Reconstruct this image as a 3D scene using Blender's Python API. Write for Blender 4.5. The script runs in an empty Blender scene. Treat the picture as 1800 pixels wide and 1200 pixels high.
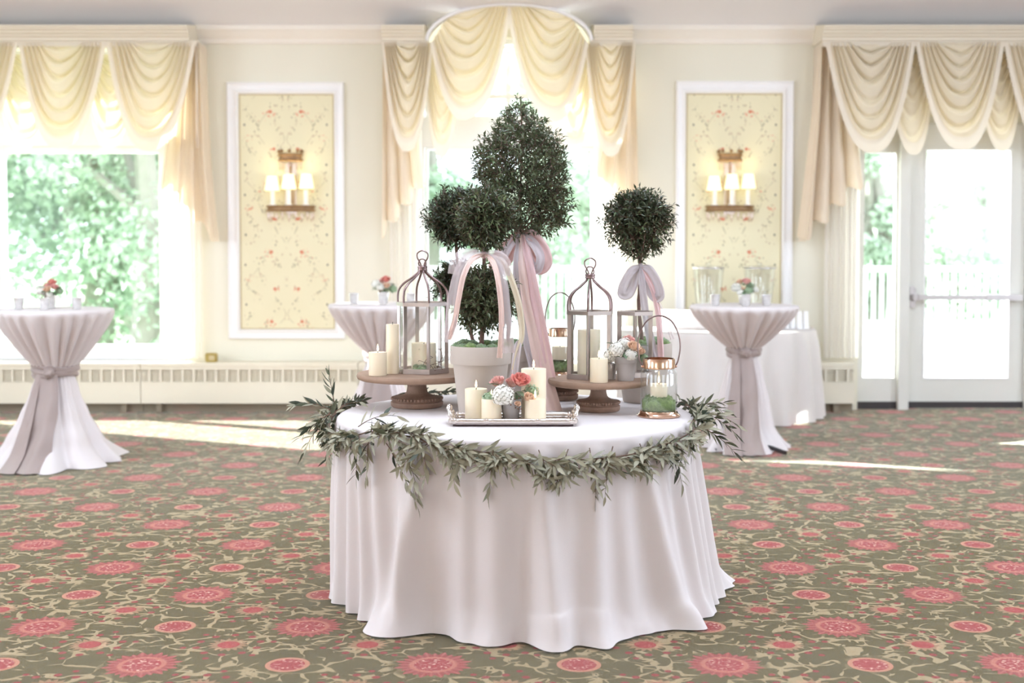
import bpy, bmesh, math, random
from mathutils import Vector, Matrix, noise

# ------------------------------------------------------------------ camera, world, sun, fill lamps, exposure
SC = bpy.context.scene
COL = SC.collection
PI = math.pi
F_PX, PITCH, CAM_H = 2270.0, math.radians(2.3), 1.5
cam_data = bpy.data.cameras.new('camera')
cam = bpy.data.objects.new('camera', cam_data)
COL.objects.link(cam)
cam.location = (0, 0, CAM_H)
cam.rotation_euler = (PI/2 - PITCH, 0, 0)
cam_data.sensor_width = 36.0
cam_data.lens = F_PX/1800*36
cam_data.shift_y = -84/1800
cam_data.clip_start, cam_data.clip_end = 0.1, 400
cam_data.dof.use_dof = True
cam_data.dof.focus_distance = 5.35
cam_data.dof.aperture_fstop = 2.0
SC.camera = cam

world = bpy.data.worlds.new('sky_world'); SC.world = world
world.use_nodes = True
_bg = world.node_tree.nodes['Background']
_bg.inputs[0].default_value = (0.88, 0.96, 1.06, 1)
_bg.inputs[1].default_value = 3.2

sun_data = bpy.data.lights.new('sun', 'SUN')
sun = bpy.data.objects.new('sun', sun_data); COL.objects.link(sun)
sun_data.energy = 32.0; sun_data.angle = math.radians(0.6); sun_data.color = (0.97, 0.97, 0.97)
_el = math.radians(22.5)
sun.rotation_euler = Vector((0.9*math.cos(_el), -0.43*math.cos(_el), -math.sin(_el))).to_track_quat('-Z', 'Y').to_euler()
sun.location = (-20, 20, 12)

def area(name, loc, rot, sx, sy, power, color=(1, 1, 1)):
    d = bpy.data.lights.new(name, 'AREA'); d.shape = 'RECTANGLE'; d.size = sx; d.size_y = sy
    d.energy = power; d.color = color
    o = bpy.data.objects.new(name, d); COL.objects.link(o); o.location = loc; o.rotation_euler = rot
    return o
# added fill lamps, out of view: beside the side-wall openings and overhead
FILL_TINT = (0.83, 0.97, 1.17)
for s in (-1, 1):
    for y, p in ((-1.5, 40), (4.5, 150)):
        area('side_fill', (s*8.85, y, 1.95), (PI/2, 0, s*PI/2), 3.6, 2.7, p, FILL_TINT)  # unseen fill lamp, added to light the room from the side
for x in (-4.2, 0.0, 4.2):
    area('overhead_fill', (x, 7.0, 3.6), (0, 0, 0), 1.6, 1.6, 66, FILL_TINT)  # unseen fill from above, added to brighten table top and floor
    d = bpy.data.lights.new('upper_fill', 'POINT'); d.energy = 75; d.color = FILL_TINT; d.shadow_soft_size = 0.3  # unseen point fill without a fixture, added to lift the ceiling
    o = bpy.data.objects.new('upper_fill', d); COL.objects.link(o); o.location = (x, 4.6, 2.85)

SC.view_settings.view_transform = 'Standard'
SC.view_settings.look = 'None'
SC.view_settings.gamma = 1.0
SC.view_settings.use_curve_mapping = False
SC.view_settings.exposure = 0.15

# ------------------------------------------------------------------ helpers
random.seed(7)
R = math.radians
def _den(b): return math.cos(PITCH) + b*math.sin(PITCH)
def X(px, D, py=600):                       # real x of a point at depth D
    return D*((px-900)/F_PX)/_den((516-py)/F_PX)
def Z(py, D):                               # real height of a point at depth D
    b = (516-py)/F_PX
    return CAM_H + D*(-math.sin(PITCH) + b*math.cos(PITCH))/_den(b)

def lin(c):
    c = c/255.0
    return c/12.92 if c <= 0.04045 else ((c+0.055)/1.055)**2.4
def rgb(r, g, b): return (lin(r), lin(g), lin(b), 1.0)

class E:                                    # tiny expression builder over shader math nodes
    t = None
    def __init__(s, sock): s.s = sock
    @staticmethod
    def m(op, *a):
        n = E.t.nodes.new('ShaderNodeMath'); n.operation = op
        for i, v in enumerate(a):
            if isinstance(v, E): E.t.links.new(v.s, n.inputs[i])
            else: n.inputs[i].default_value = v
        return E(n.outputs[0])
    def __add__(s, o): return E.m('ADD', s, o)
    __radd__ = __add__
    def __sub__(s, o): return E.m('SUBTRACT', s, o)
    def __rsub__(s, o): return E.m('SUBTRACT', o, s)
    def __mul__(s, o): return E.m('MULTIPLY', s, o)
    __rmul__ = __mul__
    def __truediv__(s, o): return E.m('DIVIDE', s, o)
def e_abs(a): return E.m('ABSOLUTE', a)
def e_sqrt(a): return E.m('SQRT', a)
def e_len(a, b): return e_sqrt(a*a + b*b)
def e_max(a, b): return E.m('MAXIMUM', a, b)
def e_min(a, b): return E.m('MINIMUM', a, b)
def e_step(x, lo, hi):                      # 0 below lo, 1 above hi (lo > hi flips it)
    n = E.t.nodes.new('ShaderNodeMapRange'); n.interpolation_type = 'SMOOTHSTEP'
    flip = lo > hi
    if flip: lo, hi = hi, lo
    E.t.links.new(x.s, n.inputs[0])
    n.inputs[1].default_value = lo; n.inputs[2].default_value = hi
    n.inputs[3].default_value = 1.0 if flip else 0.0; n.inputs[4].default_value = 0.0 if flip else 1.0
    return E(n.outputs[0])
def e_mix(f, a, b):
    n = E.t.nodes.new('ShaderNodeMix'); n.data_type = 'RGBA'
    if isinstance(f, E): E.t.links.new(f.s, n.inputs[0])
    else: n.inputs[0].default_value = f
    for v, k in ((a, 6), (b, 7)):
        if isinstance(v, E): E.t.links.new(v.s, n.inputs[k])
        else: n.inputs[k].default_value = v
    return E(n.outputs[2])
def e_vec(x, y, z=0.0):
    n = E.t.nodes.new('ShaderNodeCombineXYZ')
    for i, v in enumerate((x, y, z)):
        if isinstance(v, E): E.t.links.new(v.s, n.inputs[i])
        else: n.inputs[i].default_value = v
    return E(n.outputs[0])
def e_noise(v, scale, detail=2.0, out=0):
    n = E.t.nodes.new('ShaderNodeTexNoise'); n.inputs['Scale'].default_value = scale; n.inputs['Detail'].default_value = detail
    if v is not None: E.t.links.new(v.s, n.inputs['Vector'])
    return E(n.outputs[out])
def e_voronoi(v, scale, feature='F1', out='Distance', rnd=1.0):
    n = E.t.nodes.new('ShaderNodeTexVoronoi'); n.feature = feature; n.inputs['Scale'].default_value = scale
    n.inputs['Randomness'].default_value = rnd
    E.t.links.new(v.s, n.inputs['Vector'])
    return E(n.outputs[out])
def e_obj():
    n = E.t.nodes.new('ShaderNodeTexCoord'); return E(n.outputs['Object'])
def e_xyz(v):
    n = E.t.nodes.new('ShaderNodeSeparateXYZ'); E.t.links.new(v.s, n.inputs[0])
    return [E(n.outputs[i]) for i in range(3)]

MATS = {}
def new_mat(name):
    m = bpy.data.materials.new(name); m.use_nodes = True
    E.t = m.node_tree
    MATS[name] = m
    return m, m.node_tree.nodes['Principled BSDF']
def simple(name, col, rough=0.6, metal=0.0, vary=0.06, vscale=6.0, bump=0.0, bscale=200.0, sheen=0.0, emit=None, estr=0.0, spec=0.5, coat=0.0, sss=0.0):
    m, b = new_mat(name)
    c = rgb(*col)
    dark = tuple(x*(1-vary*2) for x in c[:3]) + (1,)
    lite = tuple(min(1, x*(1+vary)) for x in c[:3]) + (1,)
    v = e_obj()
    f = e_noise(v, vscale, 3)
    E.t.links.new(e_mix(f, dark, lite).s, b.inputs['Base Color'])
    b.inputs['Roughness'].default_value = rough; b.inputs['Metallic'].default_value = metal
    b.inputs['Specular IOR Level'].default_value = spec
    if sheen:
        b.inputs['Sheen Weight'].default_value = sheen
    if coat: b.inputs['Coat Weight'].default_value = coat
    if sss:
        b.inputs['Subsurface Weight'].default_value = sss; b.inputs['Subsurface Radius'].default_value = (0.02, 0.014, 0.008)
    if emit:
        b.inputs['Emission Color'].default_value = rgb(*emit); b.inputs['Emission Strength'].default_value = estr
    if bump:
        n = e_noise(v, bscale, 3)
        bn = E.t.nodes.new('ShaderNodeBump'); bn.inputs['Strength'].default_value = bump; bn.inputs['Distance'].default_value = 0.004
        E.t.links.new(n.s, bn.inputs['Height']); E.t.links.new(bn.outputs[0], b.inputs['Normal'])
    return m
def cloth_mat(name, col, trans=0.3, tcol=None, rough=0.8, sheen=0.2, weave=0.15, see=0.0, vary=0.03):
    m = simple(name, col, rough, vary=vary, bump=weave, bscale=500, sheen=sheen, spec=0.2)
    t = m.node_tree; b = t.nodes['Principled BSDF']; out = t.nodes['Material Output']
    tr = t.nodes.new('ShaderNodeBsdfTranslucent'); tr.inputs[0].default_value = rgb(*(tcol or col))
    mx = t.nodes.new('ShaderNodeMixShader'); mx.inputs[0].default_value = trans
    t.links.new(b.outputs[0], mx.inputs[1]); t.links.new(tr.outputs[0], mx.inputs[2])
    last = mx
    if see:
        tp = t.nodes.new('ShaderNodeBsdfTransparent')
        m2 = t.nodes.new('ShaderNodeMixShader'); m2.inputs[0].default_value = see
        t.links.new(mx.outputs[0], m2.inputs[1]); t.links.new(tp.outputs[0], m2.inputs[2]); last = m2
    t.links.new(last.outputs[0], out.inputs[0])
    return m
def glass_mat(name, tint=(255, 255, 255), gloss=0.08, rough=0.02):
    m = bpy.data.materials.new(name); m.use_nodes = True; MATS[name] = m
    t = m.node_tree; t.nodes.remove(t.nodes['Principled BSDF'])
    tp = t.nodes.new('ShaderNodeBsdfTransparent'); tp.inputs[0].default_value = rgb(*tint)
    gl = t.nodes.new('ShaderNodeBsdfGlossy'); gl.inputs['Roughness'].default_value = rough
    lw = t.nodes.new('ShaderNodeLayerWeight')
    pw = t.nodes.new('ShaderNodeMath'); pw.operation = 'POWER'; pw.inputs[1].default_value = 5.0
    ma = t.nodes.new('ShaderNodeMath'); ma.operation = 'MULTIPLY_ADD'; ma.inputs[1].default_value = 0.6; ma.inputs[2].default_value = gloss*0.5; ma.use_clamp = True
    mx = t.nodes.new('ShaderNodeMixShader')
    t.links.new(lw.outputs['Facing'], pw.inputs[0]); t.links.new(pw.outputs[0], ma.inputs[0]); t.links.new(ma.outputs[0], mx.inputs[0])
    t.links.new(tp.outputs[0], mx.inputs[1]); t.links.new(gl.outputs[0], mx.inputs[2])
    t.links.new(mx.outputs[0], t.nodes['Material Output'].inputs[0])
    return m
def leaf_mat(name, c1, c2, back=None, trans=0.25, rough=0.5):
    m, b = new_mat(name)
    oi = E.t.nodes.new('ShaderNodeObjectInfo')
    v = e_obj()
    f = e_step(e_noise(v, 40, 2)*0.7 + E(oi.outputs['Random'])*0.3, 0.3, 0.7)
    c = e_mix(f, rgb(*c1), rgb(*c2))
    if back:
        g = E.t.nodes.new('ShaderNodeNewGeometry')
        c = e_mix(E(g.outputs['Backfacing']), c, rgb(*back))
    E.t.links.new(c.s, b.inputs['Base Color'])
    b.inputs['Roughness'].default_value = rough
    tr = E.t.nodes.new('ShaderNodeBsdfTranslucent'); E.t.links.new(c.s, tr.inputs[0])
    mx = E.t.nodes.new('ShaderNodeMixShader'); mx.inputs[0].default_value = trans
    E.t.links.new(b.outputs[0], mx.inputs[1]); E.t.links.new(tr.outputs[0], mx.inputs[2])
    E.t.links.new(mx.outputs[0], E.t.nodes['Material Output'].inputs[0])
    return m

def tag(o, label=None, cat=None, group=None, kind=None):
    if label: o['label'] = label
    if cat: o['category'] = cat
    if group: o['group'] = group
    if kind: o['kind'] = kind
    return o
def thing(name, label, cat, loc=(0, 0, 0), group=None):
    o = bpy.data.objects.new(name, None); COL.objects.link(o)
    o.location = loc; o.empty_display_size = 0.05
    return tag(o, label, cat, group)
def root_loc(p):
    l = Vector((0, 0, 0))
    while p is not None:
        l += p.location; p = p.parent
    return l
def link_mesh(name, me, parent=None, loc=None, rot=None, scale=None):
    o = bpy.data.objects.new(name, me); COL.objects.link(o); o.parent = parent
    if loc is not None: o.location = Vector(loc) - root_loc(parent)
    if rot is not None: o.rotation_euler = rot
    if scale is not None: o.scale = scale if hasattr(scale, '__len__') else (scale,)*3
    return o
def copy_tree(o, parent=None):
    c = o.copy(); COL.objects.link(c); c.parent = parent
    for ch in list(o.children): copy_tree(ch, c)
    return c

def catmull(pts, n=6):
    pts = [Vector(p) for p in pts]
    out = []
    for i in range(len(pts)-1):
        p0 = pts[max(i-1, 0)]; p1 = pts[i]; p2 = pts[i+1]; p3 = pts[min(i+2, len(pts)-1)]
        for k in range(n):
            t = k/n
            out.append(0.5*((2*p1) + (p2-p0)*t + (2*p0-5*p1+4*p2-p3)*t*t + (3*p1-p0-3*p2+p3)*t*t*t))
    out.append(pts[-1])
    return out

class MB:                                   # collects one mesh
    def __init__(s): s.v = []; s.f = []
    def add(s, vs, fs):
        k = len(s.v); s.v += [tuple(p) for p in vs]; s.f += [tuple(i+k for i in f) for f in fs]; return s
    def box(s, lo, hi, bevel=0.0):
        x0, y0, z0 = lo; x1, y1, z1 = hi
        if bevel <= 0:
            return s.add([(x0,y0,z0),(x1,y0,z0),(x1,y1,z0),(x0,y1,z0),(x0,y0,z1),(x1,y0,z1),(x1,y1,z1),(x0,y1,z1)],
                         [(0,3,2,1),(4,5,6,7),(0,1,5,4),(1,2,6,5),(2,3,7,6),(3,0,4,7)])
        bm = bmesh.new()
        bmesh.ops.create_cube(bm, size=1)
        for v in bm.verts: v.co = Vector(((x0+x1)/2 + v.co.x*(x1-x0), (y0+y1)/2 + v.co.y*(y1-y0), (z0+z1)/2 + v.co.z*(z1-z0)))
        bmesh.ops.bevel(bm, geom=bm.edges[:], offset=bevel, segments=2, affect='EDGES')
        bm.verts.index_update()
        s.add([v.co[:] for v in bm.verts], [[v.index for v in f.verts] for f in bm.faces]); bm.free()
        return s
    def tube(s, pts, r, n=8, closed=False, cap=True):
        pts = [Vector(p) for p in pts]; N = len(pts)
        rr = r if hasattr(r, '__len__') else [r]*N
        vs = []; fs = []
        prev = None
        for i, p in enumerate(pts):
            if closed: t = pts[(i+1) % N] - pts[i-1]
            else: t = pts[min(i+1, N-1)] - pts[max(i-1, 0)]
            if t.length < 1e-9: t = Vector((0, 0, 1))
            t.normalize()
            if prev is None:
                a = Vector((0, 0, 1)) if abs(t.z) < 0.9 else Vector((1, 0, 0))
                u = t.cross(a).normalized()
            else:
                u = prev - t*prev.dot(t)
                u = u.normalized() if u.length > 1e-6 else t.orthogonal().normalized()
            prev = u; w = t.cross(u)
            for k in range(n):
                a = 2*PI*k/n
                vs.append(p + (u*math.cos(a) + w*math.sin(a))*rr[i])
        for i in range(N if closed else N-1):
            for k in range(n):
                a = i*n+k; b = i*n+(k+1) % n; c = ((i+1) % N)*n+(k+1) % n; d = ((i+1) % N)*n+k
                fs.append((a, b, c, d))
        if cap and not closed:
            fs.append(tuple(range(n))[::-1]); fs.append(tuple((N-1)*n+k for k in range(n)))
        return s.add(vs, fs)
    def lathe(s, prof, c=(0, 0, 0), n=32, wob=None, close=False):
        vs = []; fs = []
        for i, (r, z) in enumerate(prof):
            for k in range(n):
                a = 2*PI*k/n
                q = r*(wob(a, z) if wob else 1)
                vs.append((c[0]+q*math.cos(a), c[1]+q*math.sin(a), c[2]+z))
        m = len(prof)
        for i in range(m if close else m-1):
            j = (i+1) % m
            for k in range(n):
                k2 = (k+1) % n
                fs.append((i*n+k, i*n+k2, j*n+k2, j*n+k))
        if not close:
            if prof[0][0] > 1e-5: fs.append(tuple(range(n))[::-1])
            if prof[-1][0] > 1e-5: fs.append(tuple((m-1)*n+k for k in range(n)))
        return s.add(vs, fs)
    def grid(s, fn, nu, nv, wrap=False):
        vs = []; fs = []
        for j in range(nv+1):
            for i in range(nu if wrap else nu+1):
                vs.append(fn(i/nu, j/nv))
        w = nu if wrap else nu+1
        for j in range(nv):
            for i in range(nu):
                i2 = (i+1) % w
                fs.append((j*w+i, j*w+i2, (j+1)*w+i2, (j+1)*w+i))
        return s.add(vs, fs)
    def prism(s, poly, y0, y1):             # polygon in (x, z) swept along y
        n = len(poly)
        vs = [(x, y0, z) for x, z in poly] + [(x, y1, z) for x, z in poly]
        fs = [tuple(range(n)), tuple(range(2*n-1, n-1, -1))]
        for i in range(n): j = (i+1) % n; fs.append((i, i+n, j+n, j))
        return s.add(vs, fs)
    def extrude_x(s, prof, x0, x1):         # profile in (y, z) swept along x
        n = len(prof)
        vs = [(x0, y, z) for y, z in prof] + [(x1, y, z) for y, z in prof]
        fs = [tuple(range(n))[::-1], tuple(range(n, 2*n))]
        for i in range(n): j = (i+1) % n; fs.append((i, j, j+n, i+n))
        return s.add(vs, fs)
    def ico(s, c, r, sub=2, amp=0.0, fr=8.0, squash=1.0, seed=0):
        bm = bmesh.new(); bmesh.ops.create_icosphere(bm, subdivisions=sub, radius=1)
        bm.verts.index_update()
        vs = []
        for v in bm.verts:
            p = v.co.normalized()
            k = 1 + amp*noise.noise(p*fr + Vector((seed, seed*1.7, 0))) if amp else 1
            vs.append((c[0]+p.x*r*k, c[1]+p.y*r*k, c[2]+p.z*r*k*squash))
        s.add(vs, [[v.index for v in f.verts] for f in bm.faces]); bm.free(); return s
    def mesh(s, name, mat, smooth=True, ang=45, off=None):
        me = bpy.data.meshes.new(name)
        vs = s.v if off is None else [(x-off[0], y-off[1], z-off[2]) for x, y, z in s.v]
        me.from_pydata(vs, [], s.f)
        me.materials.append(MATS[mat])
        if smooth:
            me.polygons.foreach_set('use_smooth', [True]*len(me.polygons))
            if ang < 180: me.set_sharp_from_angle(angle=R(ang))
        me.update()
        return me
    def build(s, name, mat, parent=None, smooth=True, ang=45, label=None, kind=None, recalc=False):
        me = s.mesh(name, mat, smooth, ang, root_loc(parent) if parent else None)
        if recalc:
            bm = bmesh.new(); bm.from_mesh(me); bmesh.ops.recalc_face_normals(bm, faces=bm.faces[:]); bm.to_mesh(me); bm.free()
        o = bpy.data.objects.new(name, me); COL.objects.link(o); o.parent = parent
        if label: o['label'] = label
        if kind: o['kind'] = kind
        return o
def struct(mb, name, mat, parent=None, smooth=False, label=None, cat=None, ang=45):
    o = mb.build(name, mat, parent, smooth, ang)
    if parent is None: tag(o, label, cat, kind='structure')
    return o

# ------------------------------------------------------------------ materials
def carpet():
    m, b = new_mat('carpet')
    x, y, z = e_xyz(e_obj())
    a, c = 0.5175, 0.455
    u = (x + 0.28)/a; v = (y - 4.53)/c
    def cell(u, v):
        iu = E.m('ROUND', u); iv = E.m('ROUND', v)
        du = (u-iu)*a; dv = (v-iv)*c
        return iu, iv, du, dv, e_len(du, dv), E.m('ARCTAN2', dv, du)
    iu, iv, du, dv, r, th = cell(u, v)
    par = E.m('FRACT', (iu+iv)*0.5 + 100.25)          # .25 big, .75 medium
    med = e_step(par, 0.4, 0.6); big = 1-med
    pos = e_vec(x, y)
    # ground
    nz = e_noise(pos, 260, 2)
    base = e_mix(nz, rgb(83, 69, 34), rgb(112, 95, 53))
    base = e_mix(e_step(e_noise(pos, 5, 2), 0.35, 0.65), base, e_mix(nz, rgb(90, 76, 38), rgb(118, 101, 58)))
    # pale scrolling leaf work
    wn = E.t.nodes.new('ShaderNodeTexNoise'); wn.inputs['Scale'].default_value = 9; wn.inputs['Detail'].default_value = 1
    E.t.links.new(pos.s, wn.inputs['Vector'])
    wx, wy, wz = e_xyz(E(wn.outputs['Color']))
    wp = e_vec(x + (wx-0.5)*0.14, (y + (wy-0.5)*0.14)*1.15)
    edge = e_voronoi(wp, 6.6, 'DISTANCE_TO_EDGE')
    gate = e_noise(pos, 13, 1)
    thick = e_step(gate, 0.40, 0.68)*0.066 + 0.016
    vine = e_step(edge/thick, 1.0, 0.75)*e_step(gate, 0.385, 0.455)
    edge2 = e_voronoi(e_vec(x + (wy-0.5)*0.10, y*1.2 + (wx-0.5)*0.12 + 3.3), 13.0, 'DISTANCE_TO_EDGE')
    gate2 = e_noise(e_vec(x+5, y), 9, 1)
    vine2 = e_step(edge2/(e_step(gate2, 0.5, 0.72)*0.12+0.001), 1.0, 0.75)*e_step(gate2, 0.52, 0.58)
    vine = e_max(vine, vine2)
    vc = e_mix(e_noise(pos, 14, 1), rgb(176, 150, 108), rgb(190, 168, 130))
    col = e_mix(vine*0.9, base, vc)
    # keep a little olive breathing space round the flowers
    clear = e_step(r, 0.165, 0.145)*big + e_step(r, 0.115, 0.1)*med
    col = e_mix(clear*0.7, col, base)
    # small flowers in the middle of each cell
    _, _, su, sv, sr, sth = cell(u+0.5, v+0.5)
    def rep(th, n):                                    # triangle wave 0..1, peak 1 at petal centre
        f = E.m('FRACT', th*(n/(2*PI)) + 50.0)
        return 1 - e_abs(f-0.5)*2
    spoke = rep(sth, 16)
    halo = e_step(sr - spoke*0.024, 0.058, 0.050)*0.5
    col = e_mix(halo, col, rgb(214, 160, 124))
    dots = e_len((rep(sth, 10)-1)*(sr*0.314), (sr-0.118)*1.0)
    col = e_mix(e_step(dots, 0.017, 0.012), col, rgb(158, 52, 54))
    dots2 = e_len((rep(sth + 0.3, 6)-1)*(sr*0.52), (sr-0.165))
    col = e_mix(e_step(dots2, 0.014, 0.01), col, rgb(158, 52, 54))
    sc = e_mix(e_step(e_voronoi(pos, 90), 0.25, 0.4), rgb(200, 106, 92), rgb(176, 60, 62))
    col = e_mix(e_step(sr, 0.043, 0.039), col, sc)
    # medium flowers
    speck = e_max(e_step(e_voronoi(pos, 46), 0.30, 0.2), e_step(e_noise(pos, 70, 1), 0.55, 0.62)*0.45)
    mc = e_mix(speck*e_step(r, 0.02, 0.03), rgb(172, 58, 62), rgb(226, 178, 158))
    mc = e_mix(e_step(r, 0.060, 0.064), mc, rgb(202, 136, 108))
    col = e_mix(e_step(r, 0.081, 0.077)*med, col, mc)
    # big flowers: pointed petals round a ringed eye
    p1 = rep(th, 12); p2 = rep(th + 0.2618, 12)
    rp = e_max(E.m('POWER', p1, 0.7)*0.068 + 0.074, E.m('POWER', p2, 0.7)*0.055 + 0.072)
    pet = e_step(r - rp, 0.003, -0.003)
    pc = e_mix(e_step(e_min(p1, p2), 0.25, 0.04), rgb(166, 70, 68), rgb(186, 98, 88))
    pc = e_mix(e_step(r, 0.092, 0.08), pc, rgb(200, 120, 102))
    pc = e_mix(e_step(r, 0.070, 0.065), pc, e_mix(speck, rgb(174, 58, 64), rgb(228, 182, 160)))
    col = e_mix(pet*big, col, pc)
    # wool: short-range value noise
    col = e_mix(e_step(e_noise(pos, 700, 1), 0.3, 0.75)*0.22, col, rgb(70, 56, 40))
    E.t.links.new(col.s, b.inputs['Base Color'])
    b.inputs['Roughness'].default_value = 0.95; b.inputs['Specular IOR Level'].default_value = 0.15
    b.inputs['Sheen Weight'].default_value = 0.6; b.inputs['Sheen Roughness'].default_value = 0.22
    b.inputs['Sheen Tint'].default_value = (0.92, 1.0, 0.93, 1)
    bn = E.t.nodes.new('ShaderNodeBump'); bn.inputs['Strength'].default_value = 0.5; bn.inputs['Distance'].default_value = 0.006
    E.t.links.new(e_noise(pos, 420, 3).s, bn.inputs['Height']); E.t.links.new(bn.outputs[0], b.inputs['Normal'])
carpet()

def wallpaper():
    m, b = new_mat('floral_wallpaper')
    x, y, z = e_xyz(e_obj())                    # object origin at panel centre
    ax = e_abs(x)
    p = e_vec(ax, z)
    base = e_mix(e_noise(p, 3, 2), rgb(226, 217, 182), rgb(234, 226, 194))
    zz = E.m('FRACT', z/0.62 + 10.32)            # vertical repeat
    def blob(cx, cz, rx, rz): return e_len((ax-cx)/rx, (zz-cz)*0.62/rz)
    # climbing stems as wavy lines, leaves as voronoi flecks near them
    s1 = e_abs(ax - (E.m('SINE', z*(2*PI/0.62) + 0.6)*0.085 + 0.16))
    s2 = e_abs(ax - (E.m('SINE', z*(2*PI/0.31) + 2.0)*0.05 + 0.30))
    s3 = e_abs(ax - (E.m('SINE', z*(2*PI/0.31) + 4.4)*0.045 + 0.055))
    near = e_min(e_min(s1, s2), s3)
    fleck = e_step(e_voronoi(e_vec(ax, z*0.85, 2.0), 34), 0.36, 0.24)*e_step(near, 0.05, 0.03)*e_step(e_noise(p, 9, 1), 0.4, 0.52)
    stem = e_step(near, 0.006, 0.003)*e_step(e_noise(e_vec(ax, z, 7.0), 8, 1), 0.48, 0.54)*0.6
    leafc = e_mix(e_step(e_noise(p, 11, 1), 0.45, 0.6), rgb(184, 176, 144), rgb(206, 188, 156))
    col = e_mix(e_max(fleck, stem), base, leafc)
    pet = e_step(e_voronoi(e_vec(ax, z, 9.0), 40), 0.42, 0.3)
    fl = e_min(e_min(blob(0.145, 0.72, 0.075, 0.05), blob(0.10, 0.2, 0.05, 0.035)), e_min(blob(0.33, 0.36, 0.045, 0.035), blob(0.22, 0.62, 0.05, 0.03)))
    col = e_mix(e_step(fl, 1.0, 0.6)*pet*0.85, col, rgb(222, 150, 116))
    core = e_min(blob(0.135, 0.735, 0.02, 0.018), blob(0.105, 0.205, 0.018, 0.016))
    col = e_mix(e_step(core, 1.0, 0.7), col, rgb(214, 134, 104))
    dk = e_min(blob(0.365, 0.55, 0.011, 0.014), blob(0.36, 0.98, 0.011, 0.014))
    col = e_mix(e_step(dk, 1.0, 0.6), col, rgb(140, 134, 112))
    E.t.links.new(col.s, b.inputs['Base Color']); b.inputs['Roughness'].default_value = 0.75
wallpaper()

simple('wall_paint', (232, 227, 209), 0.8, vary=0.015, vscale=2)
simple('ceiling_paint', (230, 228, 229), 0.9, vary=0.012, vscale=2)
simple('trim_paint', (238, 231, 220), 0.5, vary=0.015)
simple('frame_paint', (244, 242, 241), 0.45, vary=0.015)
simple('window_paint', (243, 242, 240), 0.45, vary=0.015)
simple('door_paint', (226, 225, 217), 0.45, vary=0.02)
simple('cornice_paint', (226, 216, 196), 0.6, vary=0.02)
simple('heater_paint', (232, 225, 206), 0.45, vary=0.015)
simple('heater_dark', (148, 136, 116), 0.7)
simple('slat_paint', (210, 200, 178), 0.5)
simple('black_rubber', (60, 54, 54), 0.6)
simple('gold_fillet', (206, 190, 148), 0.5, metal=0.15)
glass_mat('pane_glass', (250, 253, 252), 0.03)
glass_mat('clear_glass', (254, 255, 255), 0.07)
glass_mat('jar_glass', (253, 254, 254), 0.14)
cloth_mat('curtain', (238, 227, 204), 0.22, (250, 232, 190), 0.7, 0.3, 0.05)
cloth_mat('curtain_band', (241, 231, 214), 0.18, (252, 240, 216), 0.7, 0.3, 0.05)
cloth_mat('tail_cloth', (242, 228, 208), 0.25, (252, 232, 202), 0.7, 0.3, 0.05)
cloth_mat('sheer', (250, 246, 240), 0.5, (255, 252, 246), 0.8, 0.1, 0.05, see=0.12)
cloth_mat('roller_shade', (250, 249, 246), 0.45, (255, 255, 252), 0.8, 0.0, 0.05)
cloth_mat('table_linen', (226, 218, 216), 0.015, (250, 242, 240), 0.85, 0.15, 0.2, vary=0.015)
cloth_mat('cocktail_linen', (238, 230, 228), 0.22, (240, 226, 226), 0.75, 0.2, 0.2, vary=0.02)
cloth_mat('white_skirting', (244, 238, 234), 0.25, (255, 250, 246), 0.8, 0.15, 0.2, vary=0.015)
cloth_mat('sash_satin', (162, 146, 140), 0.03, (210, 198, 192), 0.38, 0.3, 0.1, vary=0.04)
cloth_mat('ribbon_pink', (232, 200, 198), 0.25, (245, 200, 196), 0.35, 0.3, 0.03)
cloth_mat('ribbon_blush', (238, 212, 202), 0.25, (250, 214, 196), 0.4, 0.3, 0.03)
cloth_mat('ribbon_grey', (206, 196, 198), 0.25, (226, 216, 218), 0.35, 0.3, 0.03)
cloth_mat('organza', (222, 208, 208), 0.3, (236, 224, 224), 0.4, 0.3, 0.03, see=0.35)
cloth_mat('ribbon_ivory', (222, 208, 182), 0.25, (240, 226, 200), 0.45, 0.2, 0.03)
simple('stand_wood', (166, 136, 118), 0.7, vary=0.22, vscale=22, bump=0.5, bscale=120)
simple('stand_top_wood', (164, 134, 112), 0.65, vary=0.2, vscale=14, bump=0.4, bscale=90)
simple('clay_taupe', (190, 178, 167), 0.75, vary=0.03, vscale=9)
simple('clay_grey', (186, 180, 178), 0.7, vary=0.03, vscale=9)
simple('soil', (70, 54, 44), 0.95, vary=0.3, vscale=60)
simple('moss', (134, 158, 92), 0.95, vary=0.35, vscale=70, bump=1.0, bscale=260, sheen=0.3)
simple('moss_pale', (140, 164, 120), 0.95, vary=0.25, vscale=70, bump=1.0, bscale=260, sheen=0.3)
simple('bark', (124, 96, 84), 0.85, vary=0.25, vscale=40, bump=0.6, bscale=140)
simple('twig', (118, 92, 76), 0.85, vary=0.2, vscale=60)
leaf_mat('topiary_leaf', (54, 62, 42), (96, 104, 74), trans=0.18, rough=0.42)
leaf_mat('topiary_new_leaf', (96, 116, 78), (132, 144, 104), trans=0.25, rough=0.45)
leaf_mat('olive_leaf', (84, 90, 68), (128, 130, 102), back=(170, 166, 142), trans=0.08, rough=0.5)
leaf_mat('olive_leaf_dark', (60, 70, 56), (92, 98, 80), back=(146, 144, 122), trans=0.08, rough=0.45)
leaf_mat('posy_leaf', (92, 116, 84), (126, 142, 112), trans=0.15)
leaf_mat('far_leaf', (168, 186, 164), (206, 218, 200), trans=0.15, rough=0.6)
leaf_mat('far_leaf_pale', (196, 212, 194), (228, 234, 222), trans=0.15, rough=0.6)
leaf_mat('far_leaf_deep', (146, 168, 144), (184, 200, 178), trans=0.15, rough=0.6)
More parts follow.
